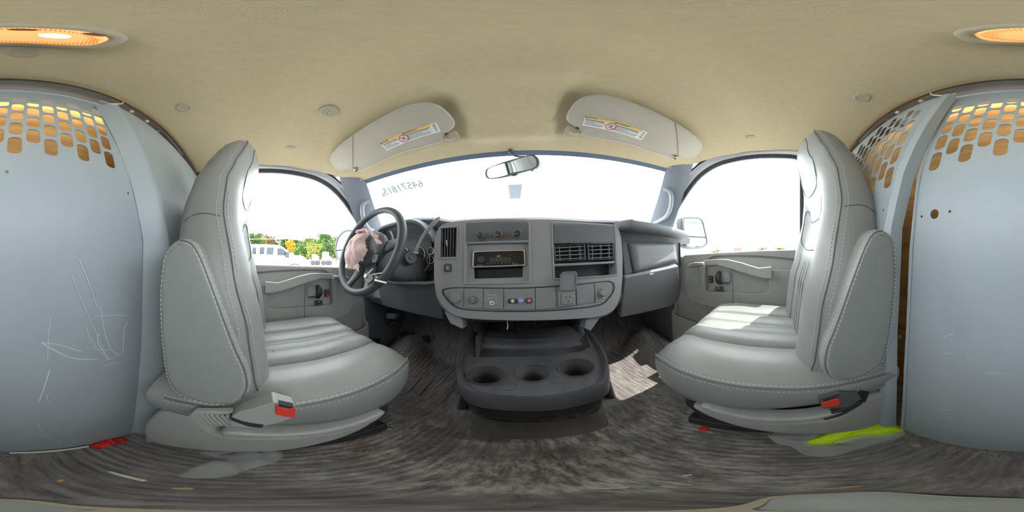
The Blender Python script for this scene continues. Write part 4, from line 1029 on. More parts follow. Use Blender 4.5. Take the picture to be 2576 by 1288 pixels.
# burst airbag cloth, torn and hanging over the left of the hub
PWc = pl(wc + wn * .022, wn); W_ = lambda u, v, h=0: PWc(u, v) + wn * h
def rag(name, s, hgt, seed, parent, n=20, m=M_cloth):
    q = crs(pp(s, PWc), 72, True); c = sum(q, V()) / len(q); r_ = random.Random(seed); ph = [r_.uniform(0, 6.28) for _ in range(8)]; vv = []; fs = []
    for i in range(n + 1):
        k = max(.001, i / n)
        for j, p in enumerate(q):
            d_ = p - c; x, y = d_.dot(wx) * k, d_.dot(wy) * k; h = 0
            for t in range(5):
                f_ = 34 * (1 + .75 * t); z = x * f_ * math.cos(ph[t]) + y * f_ * .6 * math.sin(ph[t]) + ph[t]
                h += (abs(math.sin(z)) - .5) / (1 + .9 * t)
            vv.append(c + d_ * k * (1 + (.05 * math.sin(j * 1.9 + seed) if i == n else 0)) + wn * (hgt * (1 - k ** 2.4) + .011 * h * (.4 + .6 * k)))
    L_ = len(q)
    for i in range(n):
        for j in range(L_): fs.append((i * L_ + j, i * L_ + (j + 1) % L_, (i + 1) * L_ + (j + 1) % L_, (i + 1) * L_ + j))
    return obj(name, vv, fs, m, parent, sol=.0012, sharp=50, fix=False)
rag('airbag_cloth', "904,584 893,596 882,612 873,635 870,660 874,675 885,677 895,674 902,664 912,655 921,645 927,634 925,622 920,612 922,600 926,592 922,584 912,580", .030, 3, sw_)
rag('airbag_cloth', "896,674 903,664 906,672 905,684 901,681", .004, 5, sw_, 8)
q = crs([W_(u, v, h) for u, v, h in ((906, 588, .014), (920, 583, .016), (934, 586, .014), (944, 593, .010), (951, 602, .006), (955, 614, -.004))], 26)
tube('airbag_roll', q, [.012 + .0035 * math.sin(i * 1.1) - .0002 * i for i in range(26)], M_cloth, sw_, 10, flat=.6)
rag('airbag_fray', "945,594 953,592 955,600 951,606 957,612 956,618 950,610 946,604", .006, 7, sw_, 8)
# key tag and cable tie hung on the wheel
kt = thing('key_tag', W_(925, 700), 'ignition key with white tie and paper tag on the wheel rim', 'key')
tube('cable_tie', crs([W_(941, 678, .006), W_(932, 687, .006), W_(923, 697, .006), W_(921, 706, .002), W_(919, 716, -.004)], 20), .0034, M_tie, kt, 8, flat=.6)
tube('cable_tie', [W_(923, 697, .006), W_(940, 691, .002), W_(957, 686, -.004)], .0034, M_tie, kt, 8, flat=.6)
lathe('tie_head', W_(925, 696, .008), wn, [(.007, -.004), (.007, .004)], M_tie, kt, 10)
lathe('key_head', W_(933, 702, .004), wn, [(.015, -.004), (.016, 0), (.015, .004)], M_blk, kt, 24, sx=1.25)
slab('paper_tag', [W_(u, v, .008) for u, v in ((946, 703.5), (977, 711), (976, 715), (946, 708))], wn, .0015, M_tie, kt, .0003)
# parking brake pedal, hood release, kick panels
pb = thing('parking_brake', (-.70, .74, -.2), 'parking brake release handle and foot pedal in the driver footwell', 'pedal')
PK = PY(.70); q = pp("970,788 996,789 994,802 972,802", PK)
slab('release_handle', q, (0, -1, .1), .03, M_pan, pb, .004)
b_ = slab('brake_mark', rrect(PK(982, 795) + V((0, -.001, 0)), V((1, 0, 0)), V((0, 0, 1)), .007, .007, .001), (0, -1, .1), .001, M_lab, pb, 0)
pd = slab('foot_pedal', [p + V((0, .04, 0)) for p in pp("962,822 977,812 985,817 969,829", PK)], (.2, -1, .4), .015, M_blk, pb, .003)
for i in range(4):
    t = (i + .5) / 4; a0_ = PK(962 + 15 * t, 822 - 10 * t) + V((0, .037, 0)); b0_ = PK(969 + 16 * t, 829 - 12 * t) + V((0, .037, 0)); tube('pedal_tread', [a0_, b0_], .0016, M_doordk, pd, 5)
tube('pedal_arm', [PK(975, 820) + V((0, .05, 0)), V((-.70, .80, -.10))], .008, M_blk, pb)
hr = slab('hood_release', pp("926,851 960,851 955,870 925,871", PX(-.80)), (1, 0, 0), .02, M_blkg, None, .002)
tag(hr, 'black hood release handle low on the driver kick panel', 'handle')
tube('release_outline', pp("926,851 960,851 955,870 925,871", PX(-.798)), .0012, M_grey, hr, 5, True)
slab('release_symbol', pp("942,863.5 949,863.5 949,866.5 942,866.5", PX(-.7985)), (1, 0, 0), .001, M_lab, hr, 0)
for sgn, nm in ((-1, 'trim_6'), (1, 'trim_7')):
    o_ = slab(nm, [V((sgn * .835, y, z)) for y, z in ((.605, .0), (1.15, .0), (1.15, FZ), (.60, FZ + .0), (.612, -.38))], (-sgn, 0, 0), .03, M_dash, None, .006)
    tag(o_, 'dark kick panel in the %s footwell' % ('driver' if sgn < 0 else 'passenger'), kind='structure')
o_ = slab('wall_front', [V(p) for p in ((-.86, 1.12, .1), (.86, 1.12, .1), (.86, 1.06, FZ - .02), (-.86, 1.06, FZ - .02))], (0, -1, 0), .03, M_blk, None, 0)
tag(o_, 'dark firewall under the dashboard', kind='structure')
ac = slab('accelerator_pedal', pp("1060,845 1075,842 1082,862 1068,866", PY(.85)), (0, -1, .5), .015, M_blk, None, .004)
tag(ac, 'black accelerator pedal deep in the driver footwell', 'pedal')
br_ = slab('brake_pedal', pp("1005,836 1040,834 1042,850 1007,853", PY(.84)), (0, -1, .5), .018, M_blk, None, .004)
tag(br_, 'black brake pedal beside the accelerator in the driver footwell', 'pedal')
# ------------------------------------------------------------------ engine cover with cup holders
cs = thing('engine_cover', (.03, .5, FZ), 'black engine cover console with three cup holders under the dash', 'console')
TZ = -.345; PT = PZ(TZ)
ol_ = crs(pp("1188,832 1165,865 1150,900 1150,935 1160,962 1200,985 1270,995 1340,997 1420,990 1490,972 1522,955 1530,925 1525,890 1500,850 1478,826", PT), 60, False)
ol_ = ol_ + [V((.215, .72, TZ)), V((-.17, .72, TZ))]
ccn = sum(ol_, V()) / len(ol_)
def cup(u, v, r_): return circ(PT(u, v), V((1, 0, 0)), V((0, 1, 0)), r_, k=32)
cups = [(1222, 934, .047), (1340, 930, .043), (1449, 916, .047)]
q = [ccn + (p - ccn) * .93 for p in ol_]
trayb = [p for p in crs(pp("1180,850 1172,893 1200,897 1280,896 1380,892 1470,880 1490,873 1476,842", PT), 40)]
trayl = pp("1190,845 1178,886 1192,893 1280,893 1380,889 1468,878 1484,868 1472,838", PT)
plate('tray_top', [p + V((0, 0, -.012)) for p in q], [[p + V((0, 0, -.012)) for p in cup(*c)] for c in cups] + [[p + V((0, 0, -.012)) for p in trayl]], (0, 0, 1), .004, M_cons, cs, lambda p: p + V((0, 0, (p.y - .42) * .05)))
def tl(p): return p + V((0, 0, (p.y - .42) * .05))
for k, (u, v, r_) in enumerate(cups):
    c = tl(PT(u, v) + V((0, 0, -.013)))
    vv = []; fs = []; n = 36; prof_ = [(r_ + .004, .0), (r_ + .003, .004), (r_, .003), (r_ * .97, -.012), (r_ * .90 if k != 1 else r_ * .80, -.02 if k == 1 else -.03), (r_ * .86 if k != 1 else r_ * .76, -.075), (r_ * .5, -.076), (.001, -.076)]
    for rr_, h in prof_: vv += [c + V((rr_ * math.cos(2 * math.pi * i / n), rr_ * math.sin(2 * math.pi * i / n), h)) for i in range(n)]
    for j in range(len(prof_) - 1):
        for i in range(n): fs.append((j * n + i, j * n + (i + 1) % n, (j + 1) * n + (i + 1) % n, (j + 1) * n + i))
    obj('cup_holder', vv, fs, M_cons, cs, sharp=60, fix=False)
for u, v, a_ in ((1277, 962, -35), (1400, 945, 215)):
    c = tl(PT(u, v) + V((0, 0, -.012))); lathe('handle_notch', c + V((0, 0, -.004)), (0, 0, 1), [(.020, 0), (.018, .005), (.012, .0065)], M_cons, cs, 20)
# sunken tray behind the cup holders
lo_pts = [tl(p + V((0, 0, -.012))) for p in trayl]; cb = sum(lo_pts, V()) / len(lo_pts)
secs = [lo_pts, [cb + (p - cb) * .965 + V((0, 0, -.012)) for p in lo_pts], [cb + (p - cb) * .90 + V((0, 0, -.05)) for p in lo_pts], [cb + (p - cb) * .82 + V((0, 0, -.056)) for p in lo_pts], [cb + (p - cb) * .1 + V((0, 0, -.057)) for p in lo_pts]]
k = len(lo_pts); fs = [(i * k + j, i * k + (j + 1) % k, (i + 1) * k + (j + 1) % k, (i + 1) * k + j) for i in range(4) for j in range(k)]
obj('sunken_tray', [p for s in secs for p in s], fs, M_cons, cs, fix=False, sharp=60)
# rim and body
rim = ol_[:60]
loft('tray_rim', [[tl(ccn + (p - ccn) * .915 + V((0, 0, -.013))), tl(ccn + (p - ccn) * .94 + V((0, 0, -.002))), tl(ccn + (p - ccn) * .97 + V((0, 0, .002))), tl(p + V((0, 0, -.006))), tl(ccn + (p - ccn) * 1.012 + V((0, 0, -.05))), tl(ccn + (p - ccn) * 1.008 + V((0, 0, -.062))), tl(ccn + (p - ccn) * .96 + V((0, 0, -.062)))] for p in rim], M_cons, cs, sharp=60)
loft('front_shell', [[ccn + (p - ccn) * k_ + V((0, (.0 if k_ > .9 else .0), z)) for z, k_ in ((-.06, .965), (-.12, .93), (-.165, .90), (-.172, .86))] for p in rim], M_blkg, cs, loop=False, cap=False, sharp=60)
loft('shell_lip', [[ccn + (p - ccn) * k_ + V((0, 0, z)) for z, k_ in ((-.060, 1.0), (-.070, 1.01), (-.075, .985), (-.064, .97))] for p in rim[14:46]], M_cons, cs, sharp=60)
secs = []
for z, k_, ex in ((FZ - .02, 1.05, .06), (FZ + .012, 1.02, .05), (FZ + .03, .985, .03), (FZ + .05, .965, .01), (FZ + .09, .955, 0), (-.55, .94, 0), (-.50, .915, 0), (-.475, .88, 0)):
    s = [V((.035 + (p.x - .035) * k_, .72 + (p.y - .72) * (k_ - .10), z)) for p in rim]
    secs.append(s + [V((s[-1].x + ex, 1.05, z)), V((s[0].x - ex, 1.05, z))])
loft('doghouse', secs, M_mat, cs, sharp=75)
hw = tube('hanging_wire', crs([PS(1276, 803) - NS * .03, PS(1275, 814) - NS * .02, PS(1277, 824) - NS * .015, PS(1274, 831) - NS * .012], 14), .0014, M_grey, None, 6)
tag(hw, 'thin pale wire hanging below the middle of the centre dash', 'wire')
for sgn in (-1, 1):
    b0 = [V((.035 + sgn * (.215 + a_), y, z)) for a_, y, z in ((.0, .42, -.50), (.035, .45, FZ), (.09, .62, FZ), (.09, 1.0, FZ), (.03, 1.0, -.30), (.0, .62, -.33))]
    slab('side_skirt', b0, (sgn, 0, .3), .03, M_cons, cs, .012, 3)
# ------------------------------------------------------------------ fittings on the headliner
def onhead(u, v, off=0):
    r_ = ray(u, v); t = .2
    for _ in range(4000):
        p = r_ * t
        if p.z > headat(p.x, min(p.y, .60)): break
        t += .0005
    return p
def hnorm(p):
    d = .01; gx = (headat(p.x + d, p.y) - headat(p.x - d, p.y)) / (2 * d); gy = (headat(p.x, p.y + d) - headat(p.x, p.y - d)) / (2 * d)
    return V((gx, gy, -1)).normalized()
M_lens = mat('lamp_lens', (255, 214, 150), .25, emit=(255, 176, 96), es=.55)
M_rib = mat('lens_rib', (220, 150, 84), .3, emit=(235, 130, 54), es=.42)
M_bulb = mat('lamp_bulb', (255, 255, 240), .3, emit=(255, 238, 205), es=45)
M_trim = mat('lamp_bezel', (176, 168, 148), .6)
c = V((.005, -.135, .624)); n_ = V((0, 0, -1)); ux, uy = V((1, 0, 0)), V((0, 1, 0))
dl = thing('dome_lamp', c, 'lit amber dome lamp on the beige headliner', 'lamp')
def sup(cx, cy, a_, b_, e_, z, k=56):
    o = []
    for i in range(k):
        t = 2 * math.pi * i / k; o.append(V((cx + a_ * abs(math.cos(t)) ** e_ * (1 if math.cos(t) > 0 else -1), cy + b_ * abs(math.sin(t)) ** e_ * (1 if math.sin(t) > 0 else -1), z)))
    return o
loft('bezel', [sup(c.x, c.y, .086, .044, .72, .640), sup(c.x, c.y, .086, .044, .72, .617), sup(c.x, c.y, .082, .040, .72, .612), sup(c.x, c.y, .070, .031, .72, .612), sup(c.x, c.y, .066, .028, .72, .618)], M_trim, dl, sharp=60)
secs = [sup(c.x, c.y, .070 * k, .031 * k, .72, z) for k, z in ((1, .6145), (.9, .6105), (.6, .6085), (.02, .608))]
ln = loft('lens', secs, M_lens, dl, sharp=180)
for i in range(34):
    x = c.x - .062 + .124 * i / 33; hh = .026 * (1 - abs((x - c.x) / .07) ** 2.2) + .004
    tube('lens_rib', [V((x - .006, c.y - hh, .6095)), V((x + .006, c.y + hh, .6095))], .0007, M_rib, ln, 4)
for x, y, r_ in ((-.012, -.130, .009), ):
    lathe('bulb', V((x, y, .609)), n_, [(r_, -.004), (r_ * .9, .0008), (r_ * .5, .0015)], M_bulb, dl, 18, sx=1.8)
for x in (-.040, .016): lathe('lens_boss', V((x, -.112, .6095)), n_, [(.009, -.004), (.0085, .0008)], mat('lens_boss', (150, 96, 70), .4), dl, 16, sx=1.3, sy_=.5)
def plug(name, u, v, r_, label, cat, group=None, sx=1, sy_=1, h=.004, m=M_trim, ins=None):
    p = onhead(u, v); n_ = hnorm(p)
    o = lathe(name, p, n_, [(r_, -.01), (r_, h * .4), (r_ * .92, h), (r_ * .80, h * 1.02), (r_ * .78, h * .75), (r_ * .3, h * .75)], m, None, 32, (0, 1, 0), sx, sy_)
    return tag(o, label, cat, group), p, n_
plug('ceiling_plug', 463, 270, .0215, 'round beige cap on headliner beside the partition, above the driver seat', 'cap', 'headliner caps')
plug('ceiling_plug', 2169, 245, .0215, 'round beige cap on headliner beside the partition, above the passenger seat', 'cap', 'headliner caps')
plug('ceiling_plug', 57, 133, .0185, 'flush beige cap on headliner just behind the dome lamp', 'cap', 'headliner caps', sx=1.15, h=.002)
for u, v, sd_ in ((731, 372, 'driver'), (1886, 345, 'passenger')):
    p = onhead(u, v); n_ = hnorm(p); a1, a2, _ = axes(n_, (0, 1, 0))
    tag(slab('headliner_pad', rrect(p + n_ * .003, a1, a2, .018, .036, .008), n_, .01, M_trim, None, .002), 'small flush oblong cover on headliner above the %s door' % sd_, 'cover', 'oblong covers')
p = onhead(827, 281); n_ = hnorm(p); mc = thing('ceiling_microphone', p, 'round perforated microphone cover on headliner near the left visor', 'microphone')
lathe('cover', p, n_, [(.031, -.01), (.031, .002), (.028, .005), (.020, .006), (.019, .005), (.001, .0055)], M_trim, mc, 36, (0, 1, 0))
a1, a2, _ = axes(n_, (0, 1, 0))
for i in range(40):
    r_ = .003 + .0145 * math.sqrt(i / 40); t = i * 2.4; q = p + n_ * .0056 + (a1 * math.cos(t) + a2 * math.sin(t)) * r_
    lathe('grille_hole', q, n_, [(.0008, -.001), (.0008, .0002)], M_pan if i not in (12, 27) else M_blk, mc, 6)
for i in (0, 1): lathe('grille_hole', p + n_ * .006 + (a1 if i else -a1) * .007, n_, [(.0016, -.001), (.0016, .0004)], M_blk, mc, 8)
# ------------------------------------------------------------------ sun visors
VS = "829,400 835,416 850,429 872,431 889,425 893,429 906,429 952,409 1006,386 1061,370 1109,357 1114,347 1122,337 1139,324 1145,311 1135,292 1111,270 1083,259 1050,258 1017,266 974,287 930,311 887,340 850,368 835,385"
PVs = pl((-.42, .475, .446), (-.13, .36, 1))
for sgn in (-1, 1):
    MV = lambda q: [V((sgn * -p.x, p.y, p.z)) if sgn > 0 else p.copy() for p in q]
    q = MV(crs(pp(VS, PVs), 90, True)); n_ = V((PVs.n.x * -sgn, PVs.n.y, PVs.n.z)); n_ = n_ if n_.z < 0 else -n_
    cc = sum(q, V()) / len(q)
    vr = thing('sun_visor', cc, 'beige vinyl sun visor folded up above the %s side, warning label on it' % ('driver' if sgn < 0 else 'passenger'), 'visor', 'sun visors')
    secs = [[cc + (p - cc) * k - n_ * d for p in q] for d, k in ((.018, .96), (.012, .995), (.006, 1.0), (.001, .99), (0, .97), (0, .5))]
    vb = loft('visor_body', secs, M_visor, vr, sharp=80)
    stitch('visor_stitching', [cc + (p - cc) * .968 + n_ * .0006 for p in (q[62:] + q[:14])], M_thread if sgn < 0 else M_trim, vb, .006, .006, r=.0009)
    tube('visor_edge', [cc + (p - cc) * .995 - n_ * .001 for p in q[14:44]], .0022, mat('visor_welt', (206, 200, 186), .6), vb, 6)
    s_ = MV(pp("888,340 887,380 888,425", PVs)); tube('flap_seam', [p + n_ * .0008 for p in crs(s_, 16)], .0012, mat('visor_seam', (140, 132, 120), .8), vb, 5)
    g = lambda u, v, h=.001: (MV([PVs(u, v)])[0] + n_ * h)
    box('visor_clip', g(894, 424, .004), (.010, .012, .014), M_metal, vr)
    box('visor_clip', g(896, 429, .002), (.008, .008, .008), M_blk, vr)
    br_ = slab('bracket_base', MV(crs(pp("1127,336 1145,330 1153,340 1157,353 1140,358 1128,352", pl((-.42, .475, .456), (-.13, .36, 1))), 24, True)), n_, .006, M_trim, vr, .002)
    tube('bracket_arm', [g(1118, 350, 0), g(1133, 349, .004), g(1142, 345, .002)], .0055, M_trim, vr, 8)
    slab('bracket_slot', [g(u, v) for u, v in ((1117, 337), (1123, 333), (1128, 336), (1121, 341))], n_, .002, M_seal, vr, .0003)
    # warning label: corners as they lie on the visor
    L4 = [g(u, v, .0006) for u, v in ((955.5, 360), (1098, 308), (1109, 331), (973, 379))]
    if sgn > 0: L4 = [L4[1], L4[0], L4[3], L4[2]]
    lab = thing('warning_label', sum(L4, V()) / 4, 'white and yellow airbag warning label stuck on the %s visor' % ('left' if sgn < 0 else 'right'), 'label', 'visor warning labels')
    bil = lambda s, t, h=0: L4[0].lerp(L4[1], s).lerp(L4[3].lerp(L4[2], s), t) + n_ * h
    def patch(nm, s0, s1, t0, t1, m, h, par=lab):
        k = 10; top_ = [bil(s0 + (s1 - s0) * i / k, t0 + .0 * i, h) for i in range(k + 1)]; bot = [bil(s0 + (s1 - s0) * i / k, t1, h) for i in range(k + 1)]
        return slab(nm, top_ + bot[::-1], n_, .0006, m, par, 0)
    patch('label_sheet', 0, 1, 0, 1, M_lab, .0004)
    patch('label_header', .0, .90, .0, .20, M_yel, .0007)
    e1, e2 = (L4[1] - L4[0]).normalized(), (L4[0] - L4[3]); e2 = (e2 - e1 * e2.dot(e1)).normalized()
    hh = (L4[0] - L4[3]).length
    text('label_text', 'WARNING', bil(.085, .10, .001), e1, e2, hh * .17, M_ink, lab, .0001)
    text('label_text', 'AVERTISSEMENT', bil(.56, .10, .001), e1, e2, hh * .17, M_ink, lab, .0001)
    for s in (.02, .455):
        slab('warning_triangle', [bil(s - .008, .17, .001), bil(s + .010, .17, .001), bil(s + .001, .03, .001)], n_, .0004, M_ink, lab, 0)
    for blk in ((.02, .345), (.47, .89)):
        for i in range(7):
            t0 = .27 + .095 * i; patch('text_line', blk[0], blk[1] - random.uniform(0, .08) - (.14 if i in (3,) else 0), t0, t0 + (.055 if i == 0 else .03), M_ink, .0008)
    patch('barcode', .915, .98, .08, .88, M_lab, .0007)
    for i in range(9): patch('barcode_bar', .925, .97, .10 + .085 * i, .10 + .085 * i + random.uniform(.02, .06), M_ink, .0009)
    cc2 = bil(.41, .55, .001); f1, f2 = e1, e2
    tube('prohibition_ring', circ(cc2, f1, f2, hh * .36, k=30), .0012, M_redi, lab, 6, True)
    tube('prohibition_bar', [cc2 - f1 * hh * .25 + f2 * hh * .25, cc2 + f1 * hh * .25 - f2 * hh * .25], .0011, M_redi, lab, 6)
    tube('child_seat_sign', [cc2 - f1 * hh * .16 - f2 * hh * .12, cc2 - f1 * hh * .02 - f2 * hh * .10, cc2 + f1 * hh * .08 + f2 * hh * .12], .0011, M_ink, lab, 6)
    lathe('child_head_sign', cc2 + f1 * hh * .04 + f2 * hh * .14, n_, [(hh * .05, -.0005), (hh * .05, .0003)], M_ink, lab, 12)
# ------------------------------------------------------------------ litter on the floor
PFL = PZ(FZ + .002)
def chip(name, s, m, label, cat, h=.004, f=PFL, group=None):
    q = pp(s, f); o = slab(name, [p + V((0, 0, h)) for p in q], (0, 0, 1), h, m, None, min(.001, h / 3)); return tag(o, label, cat, group)
chip('wood_strip', "270,1187 280,1186 330,1199 372,1208 362,1212 320,1203", M_tie, 'thin cream splinter strip on the black floor by the partition', 'splinter')
chip('wood_strip', "428,1227 470,1226 492,1228 480,1232 440,1231", mat('straw', (206, 180, 120), .8), 'short yellow straw strip on the floor nearest the camera', 'splinter')
chip('wood_strip', "2096,1228 2130,1224 2172,1222 2170,1224 2120,1229", bpy.data.materials['straw'], 'long yellow straw strip on floor behind the passenger seat', 'splinter')
chip('paper_scrap', "1478,1228 1586,1225 1580,1229 1480,1231", M_lab, 'thin white paper strip on the floor between the seats', 'paper')
chip('paper_scrap', "1628,1213 1668,1220 1640,1223", mat('green_scrap', (110, 150, 130), .6), 'small green paper scrap on floor between the seats', 'paper')
chip('paper_scrap', "1716,1196 1738,1193 1744,1195 1722,1199", M_lab, 'small white scrap on floor beside the passenger seat base', 'paper')
chip('wood_strip', "140,1210 155,1206 165,1209 150,1214", M_wood, 'stubby tan wood chip on the floor near the partition', 'splinter')
o_ = lathe('bottle_cap', PFL(1770, 1079), (0, 0, 1), [(.012, 0), (.012, .004), (.009, .006), (.004, .006)], M_red, None, 24)
tag(o_, 'small red plastic cap on the floor by the passenger seat', 'cap')
o_ = lathe('screw', PFL(978, 1078), (0, 0, 1), [(.009, 0), (.009, .003), (.006, .006), (.003, .006)], M_metal, None, 18)
tag(o_, 'shiny silver bolt head on the floor beside the driver seat', 'bolt')
o_ = lathe('screw', PFL(2306, 1120), (0, 0, 1), [(.010, 0), (.010, .003), (.007, .006), (.003, .006)], M_metal, None, 18)
tag(o_, 'dull silver bolt head at the foot of the right partition', 'bolt')
o_ = slab('pen', pp("958,892 970,872 972,874 961,894", PZ(FZ + .03)), (0, 0, 1), .008, M_lab, None, .002); tag(o_, 'thin white pen on the floor beside the driver kick panel', 'pen')
o_ = slab('paper_slip', [p + V((0, 0, .0)) for p in pp("888,846 906,843 908,849 892,852", PX(-.82))], (1, 0, 0), .004, M_tie, None, .0005); tag(o_, 'folded paper slip standing in the driver door pocket', 'paper')
# uncountable crumbs
def crumbs(name, spots, m, label, n, seed):
    r_ = random.Random(seed); vv = []; fs = []
    for _ in range(n):
        cx, cy_, sx, sy_ = r_.choice(spots); x, y = r_.gauss(cx, sx), r_.gauss(cy_, sy_)
        if y < PBY + .005 or abs(x) > .82 or (abs(x - .03) < .30 and y > .30): continue
        z = fz(x, y) + .001; s = r_.uniform(.0005, .0016); a_ = r_.uniform(0, 6.28); le = s * r_.choice((1, 1, 1, 1.5, 3))
        d_, e_ = V((math.cos(a_), math.sin(a_), 0)) * le, V((-math.sin(a_), math.cos(a_), 0)) * s; p = V((x, y, z)); k = len(vv)
        vv += [p - d_ - e_, p + d_ - e_, p + d_ + e_, p - d_ + e_] + [p - d_ * .6 - e_ * .6 + V((0, 0, s)), p + d_ * .6 - e_ * .6 + V((0, 0, s)), p + d_ * .6 + e_ * .6 + V((0, 0, s)), p - d_ * .6 + e_ * .6 + V((0, 0, s))]
        fs += [(k + 4, k + 5, k + 6, k + 7)] + [(k + i, k + (i + 1) % 4, k + 4 + (i + 1) % 4, k + 4 + i) for i in range(4)]
    o = obj(name, vv, fs, m, None, smooth=False, fix=False); tag(o, label, 'debris', kind='stuff'); return o
crumbs('floor_crumbs', [(0, PBY + .02, .12, .012), (.12, PBY + .02, .10, .010), (.35, .33, .10, .08), (-.25, .42, .06, .05), (.25, .30, .1, .05), (-.2, .25, .1, .06), (.45, .5, .08, .08), (0, .18, .2, .08)], mat('crumb', (176, 162, 132), .8), 'scattered pale crumbs and straw bits on the rubber floor', 900, 5)
crumbs('leaf_litter', [(-.30, .50, .02, .06), (-.26, .16, .05, .02), (-.30, .40, .03, .03)], mat('leaf_bits', (136, 92, 62), .8), 'brown leaf crumbs beside the engine cover and driver seat', 350, 8)
# crumpled clear bags and the hi-vis vest
def crumple(name, s, z0, amp, m, seed, parent=None, n=26, fr=26):
    q = crs(pp(s, PZ(FZ + z0)), 64, True); c = sum(q, V()) / len(q); r_ = random.Random(seed); ph = [r_.uniform(0, 6.28) for _ in range(8)]; vv = []; fs = []
    for i in range(n + 1):
        k = max(.001, i / n)
        for p in q:
            v_ = c + (p - c) * k; x, y = v_.x, v_.y
            h = sum(math.sin(x * fr * (1 + .6 * j) * math.cos(ph[j]) + y * fr * (1 + .5 * j) * math.sin(ph[j]) + ph[j]) / (1 + j) for j in range(6))
            v_.z += amp * (.55 * abs(h) + .55 * (1 - k ** 3)) - z0 * k ** 6 * .9; vv.append(v_)
    L_ = len(q)
    for i in range(n):
        for j in range(L_): fs.append((i * L_ + j, i * L_ + (j + 1) % L_, (i + 1) * L_ + (j + 1) % L_, (i + 1) * L_ + j))
    return obj(name, vv, fs, m, parent, sharp=28, fix=False)
o_ = crumple('plastic_bag', "445,1196 480,1172 540,1157 500,1138 520,1118 600,1118 690,1128 712,1142 690,1162 620,1180 600,1192 520,1203", .016, .022, M_film, 4, fr=44); tag(o_, 'crumpled clear plastic bag under the edge of the driver seat', 'bag', 'clear bags')
o_ = crumple('plastic_bag', "1930,1085 2000,1078 2100,1072 2190,1062 2235,1066 2282,1080 2262,1100 2215,1112 2150,1132 2090,1146 2030,1144 1990,1122 1950,1112", .016, .018, M_film, 9, fr=36); tag(o_, 'clear plastic bag around a lime vest under the passenger seat', 'bag', 'clear bags')
o_ = crumple('safety_vest', "2020,1108 2060,1092 2120,1080 2180,1066 2225,1056 2262,1062 2276,1076 2230,1090 2170,1096 2110,1108 2060,1116", .040, .016, M_lime, 12, fr=22); tag(o_, 'folded lime yellow safety vest in a clear bag under the passenger seat', 'vest')
o_ = crumple('black_glove', "2000,1092 2040,1084 2080,1086 2078,1098 2040,1108 2005,1104", .012, .014, M_blk, 2); tag(o_, 'black bundle beside the lime vest in the clear bag', 'bundle')
# foot of the camera pole standing under the lens
cp = thing('camera_pole_foot', (0, -.02, FZ), 'pale grey foot plate of the camera pole right below the lens', 'stand')
M_pole = mat('pole_plate', (196, 204, 196), .5); 
loft('foot_plate', [sup(0, -.026, (.040 * k), .030 * k, .6, z, 40) for k, z in ((1, FZ + .001), (1, FZ + .010), (.94, FZ + .013), (.02, FZ + .013))], M_pole, cp, sharp=60)
loft('plate_edge', [[p + d for d in (V((0, 0, .006)), V((0, 0, .014)), (V((0, -.026, 0)) - V((p.x, p.y, 0))).normalized() * .004 + V((0, 0, .014)), (V((0, -.026, 0)) - V((p.x, p.y, 0))).normalized() * .004 + V((0, 0, .006)))] for p in sup(0, -.026, .042, .032, .6, FZ, 40) + sup(0, -.026, .042, .032, .6, FZ, 40)[:1]], mat('plate_edge', (210, 200, 172), .6), cp, cap=False)
# ------------------------------------------------------------------ outside: the lot, in the level frame of the ground
def E(x, y, z): return MC @ V((x, y, z))
def ep(u, v, x=None, y=None):
    az, el = (u - 1288) / 2576 * 2 * math.pi, (644 - v) / 1288 * math.pi
    d = V((math.sin(az) * math.cos(el), math.cos(az) * math.cos(el), math.sin(el))); t = x / d.x if x is not None else y / d.y
    return MC @ (d * t)
GZ = -1.5
M_lot = mat('pale_concrete', (222, 220, 214), .9, var=.05, vs_=.4)
o_ = obj('ground', [E(x, y, GZ) for x, y in ((-150, -150), (150, -150), (150, 150), (-150, 150))], [(0, 1, 2, 3)], M_lot, None); tag(o_, 'pale sunlit concrete parking lot', kind='structure')
M_vp = mat('van_white', (240, 240, 242), .25); M_vg = mat('van_glass', (46, 56, 64), .12); M_tyre = mat('tyre', (60, 58, 60), .8)
VX = -8.6
vn = thing('cargo_van', E(VX - 1, 0, GZ), 'white van with dark side windows parked outside the driver window', 'van')
nE = MC @ V((1, 0, 0))
ol_ = [ep(u, v, VX) for u, v in ((548, 617), (560, 614.5), (640, 614), (690, 615), (708, 618.5), (718, 625), (735, 641), (764, 645), (774, 652), (778, 672), (776, 686), (560, 690), (548, 690))]
slab('body', ol_, nE, 1.9, M_vp, vn, .12, 4)
for s in ("635,622 645.5,622 644.5,640 634.5,640", "653.5,621.5 666,621.5 664.5,640 652.5,640", "671,622.3 689,622.3 688,637 686,641 670,640.5", "697.5,624 709,624.4 715,627.8 724.5,637.5 724.5,643.5 697.5,642.3"):
    slab('side_window', [ep(*[float(q) for q in t.split(',')], VX + .01) for t in s.split()], nE, .04, M_vg, vn, .02)
slab('windshield', [ep(717, 625.5, VX + .005) - nE * .15, ep(734, 640.5, VX + .005) - nE * .15, ep(734, 640.5, VX + .005) - nE * 1.7, ep(717, 625.5, VX + .005) - nE * 1.7], MC @ V((0, .7, .7)), .01, M_vg, vn, .005)
for u in (741, 605):
    c = ep(u, 686, VX + .02); w_ = lathe('wheel', c, nE, [(.36, -.2), (.38, -.1), (.38, .02), (.30, .03), (.2, .02)], M_tyre, vn, 28)
    tube('wheel_arch', [c + MC @ V((.0, .47 * math.cos(b), .47 * math.sin(b))) for b in [math.pi * i / 16 for i in range(17)]], .035, M_tyre, vn, 6)
b_ = box('wing_mirror', ep(722.5, 641, VX + .12), (.16, .22, .34), M_vg, vn, MC, .05)
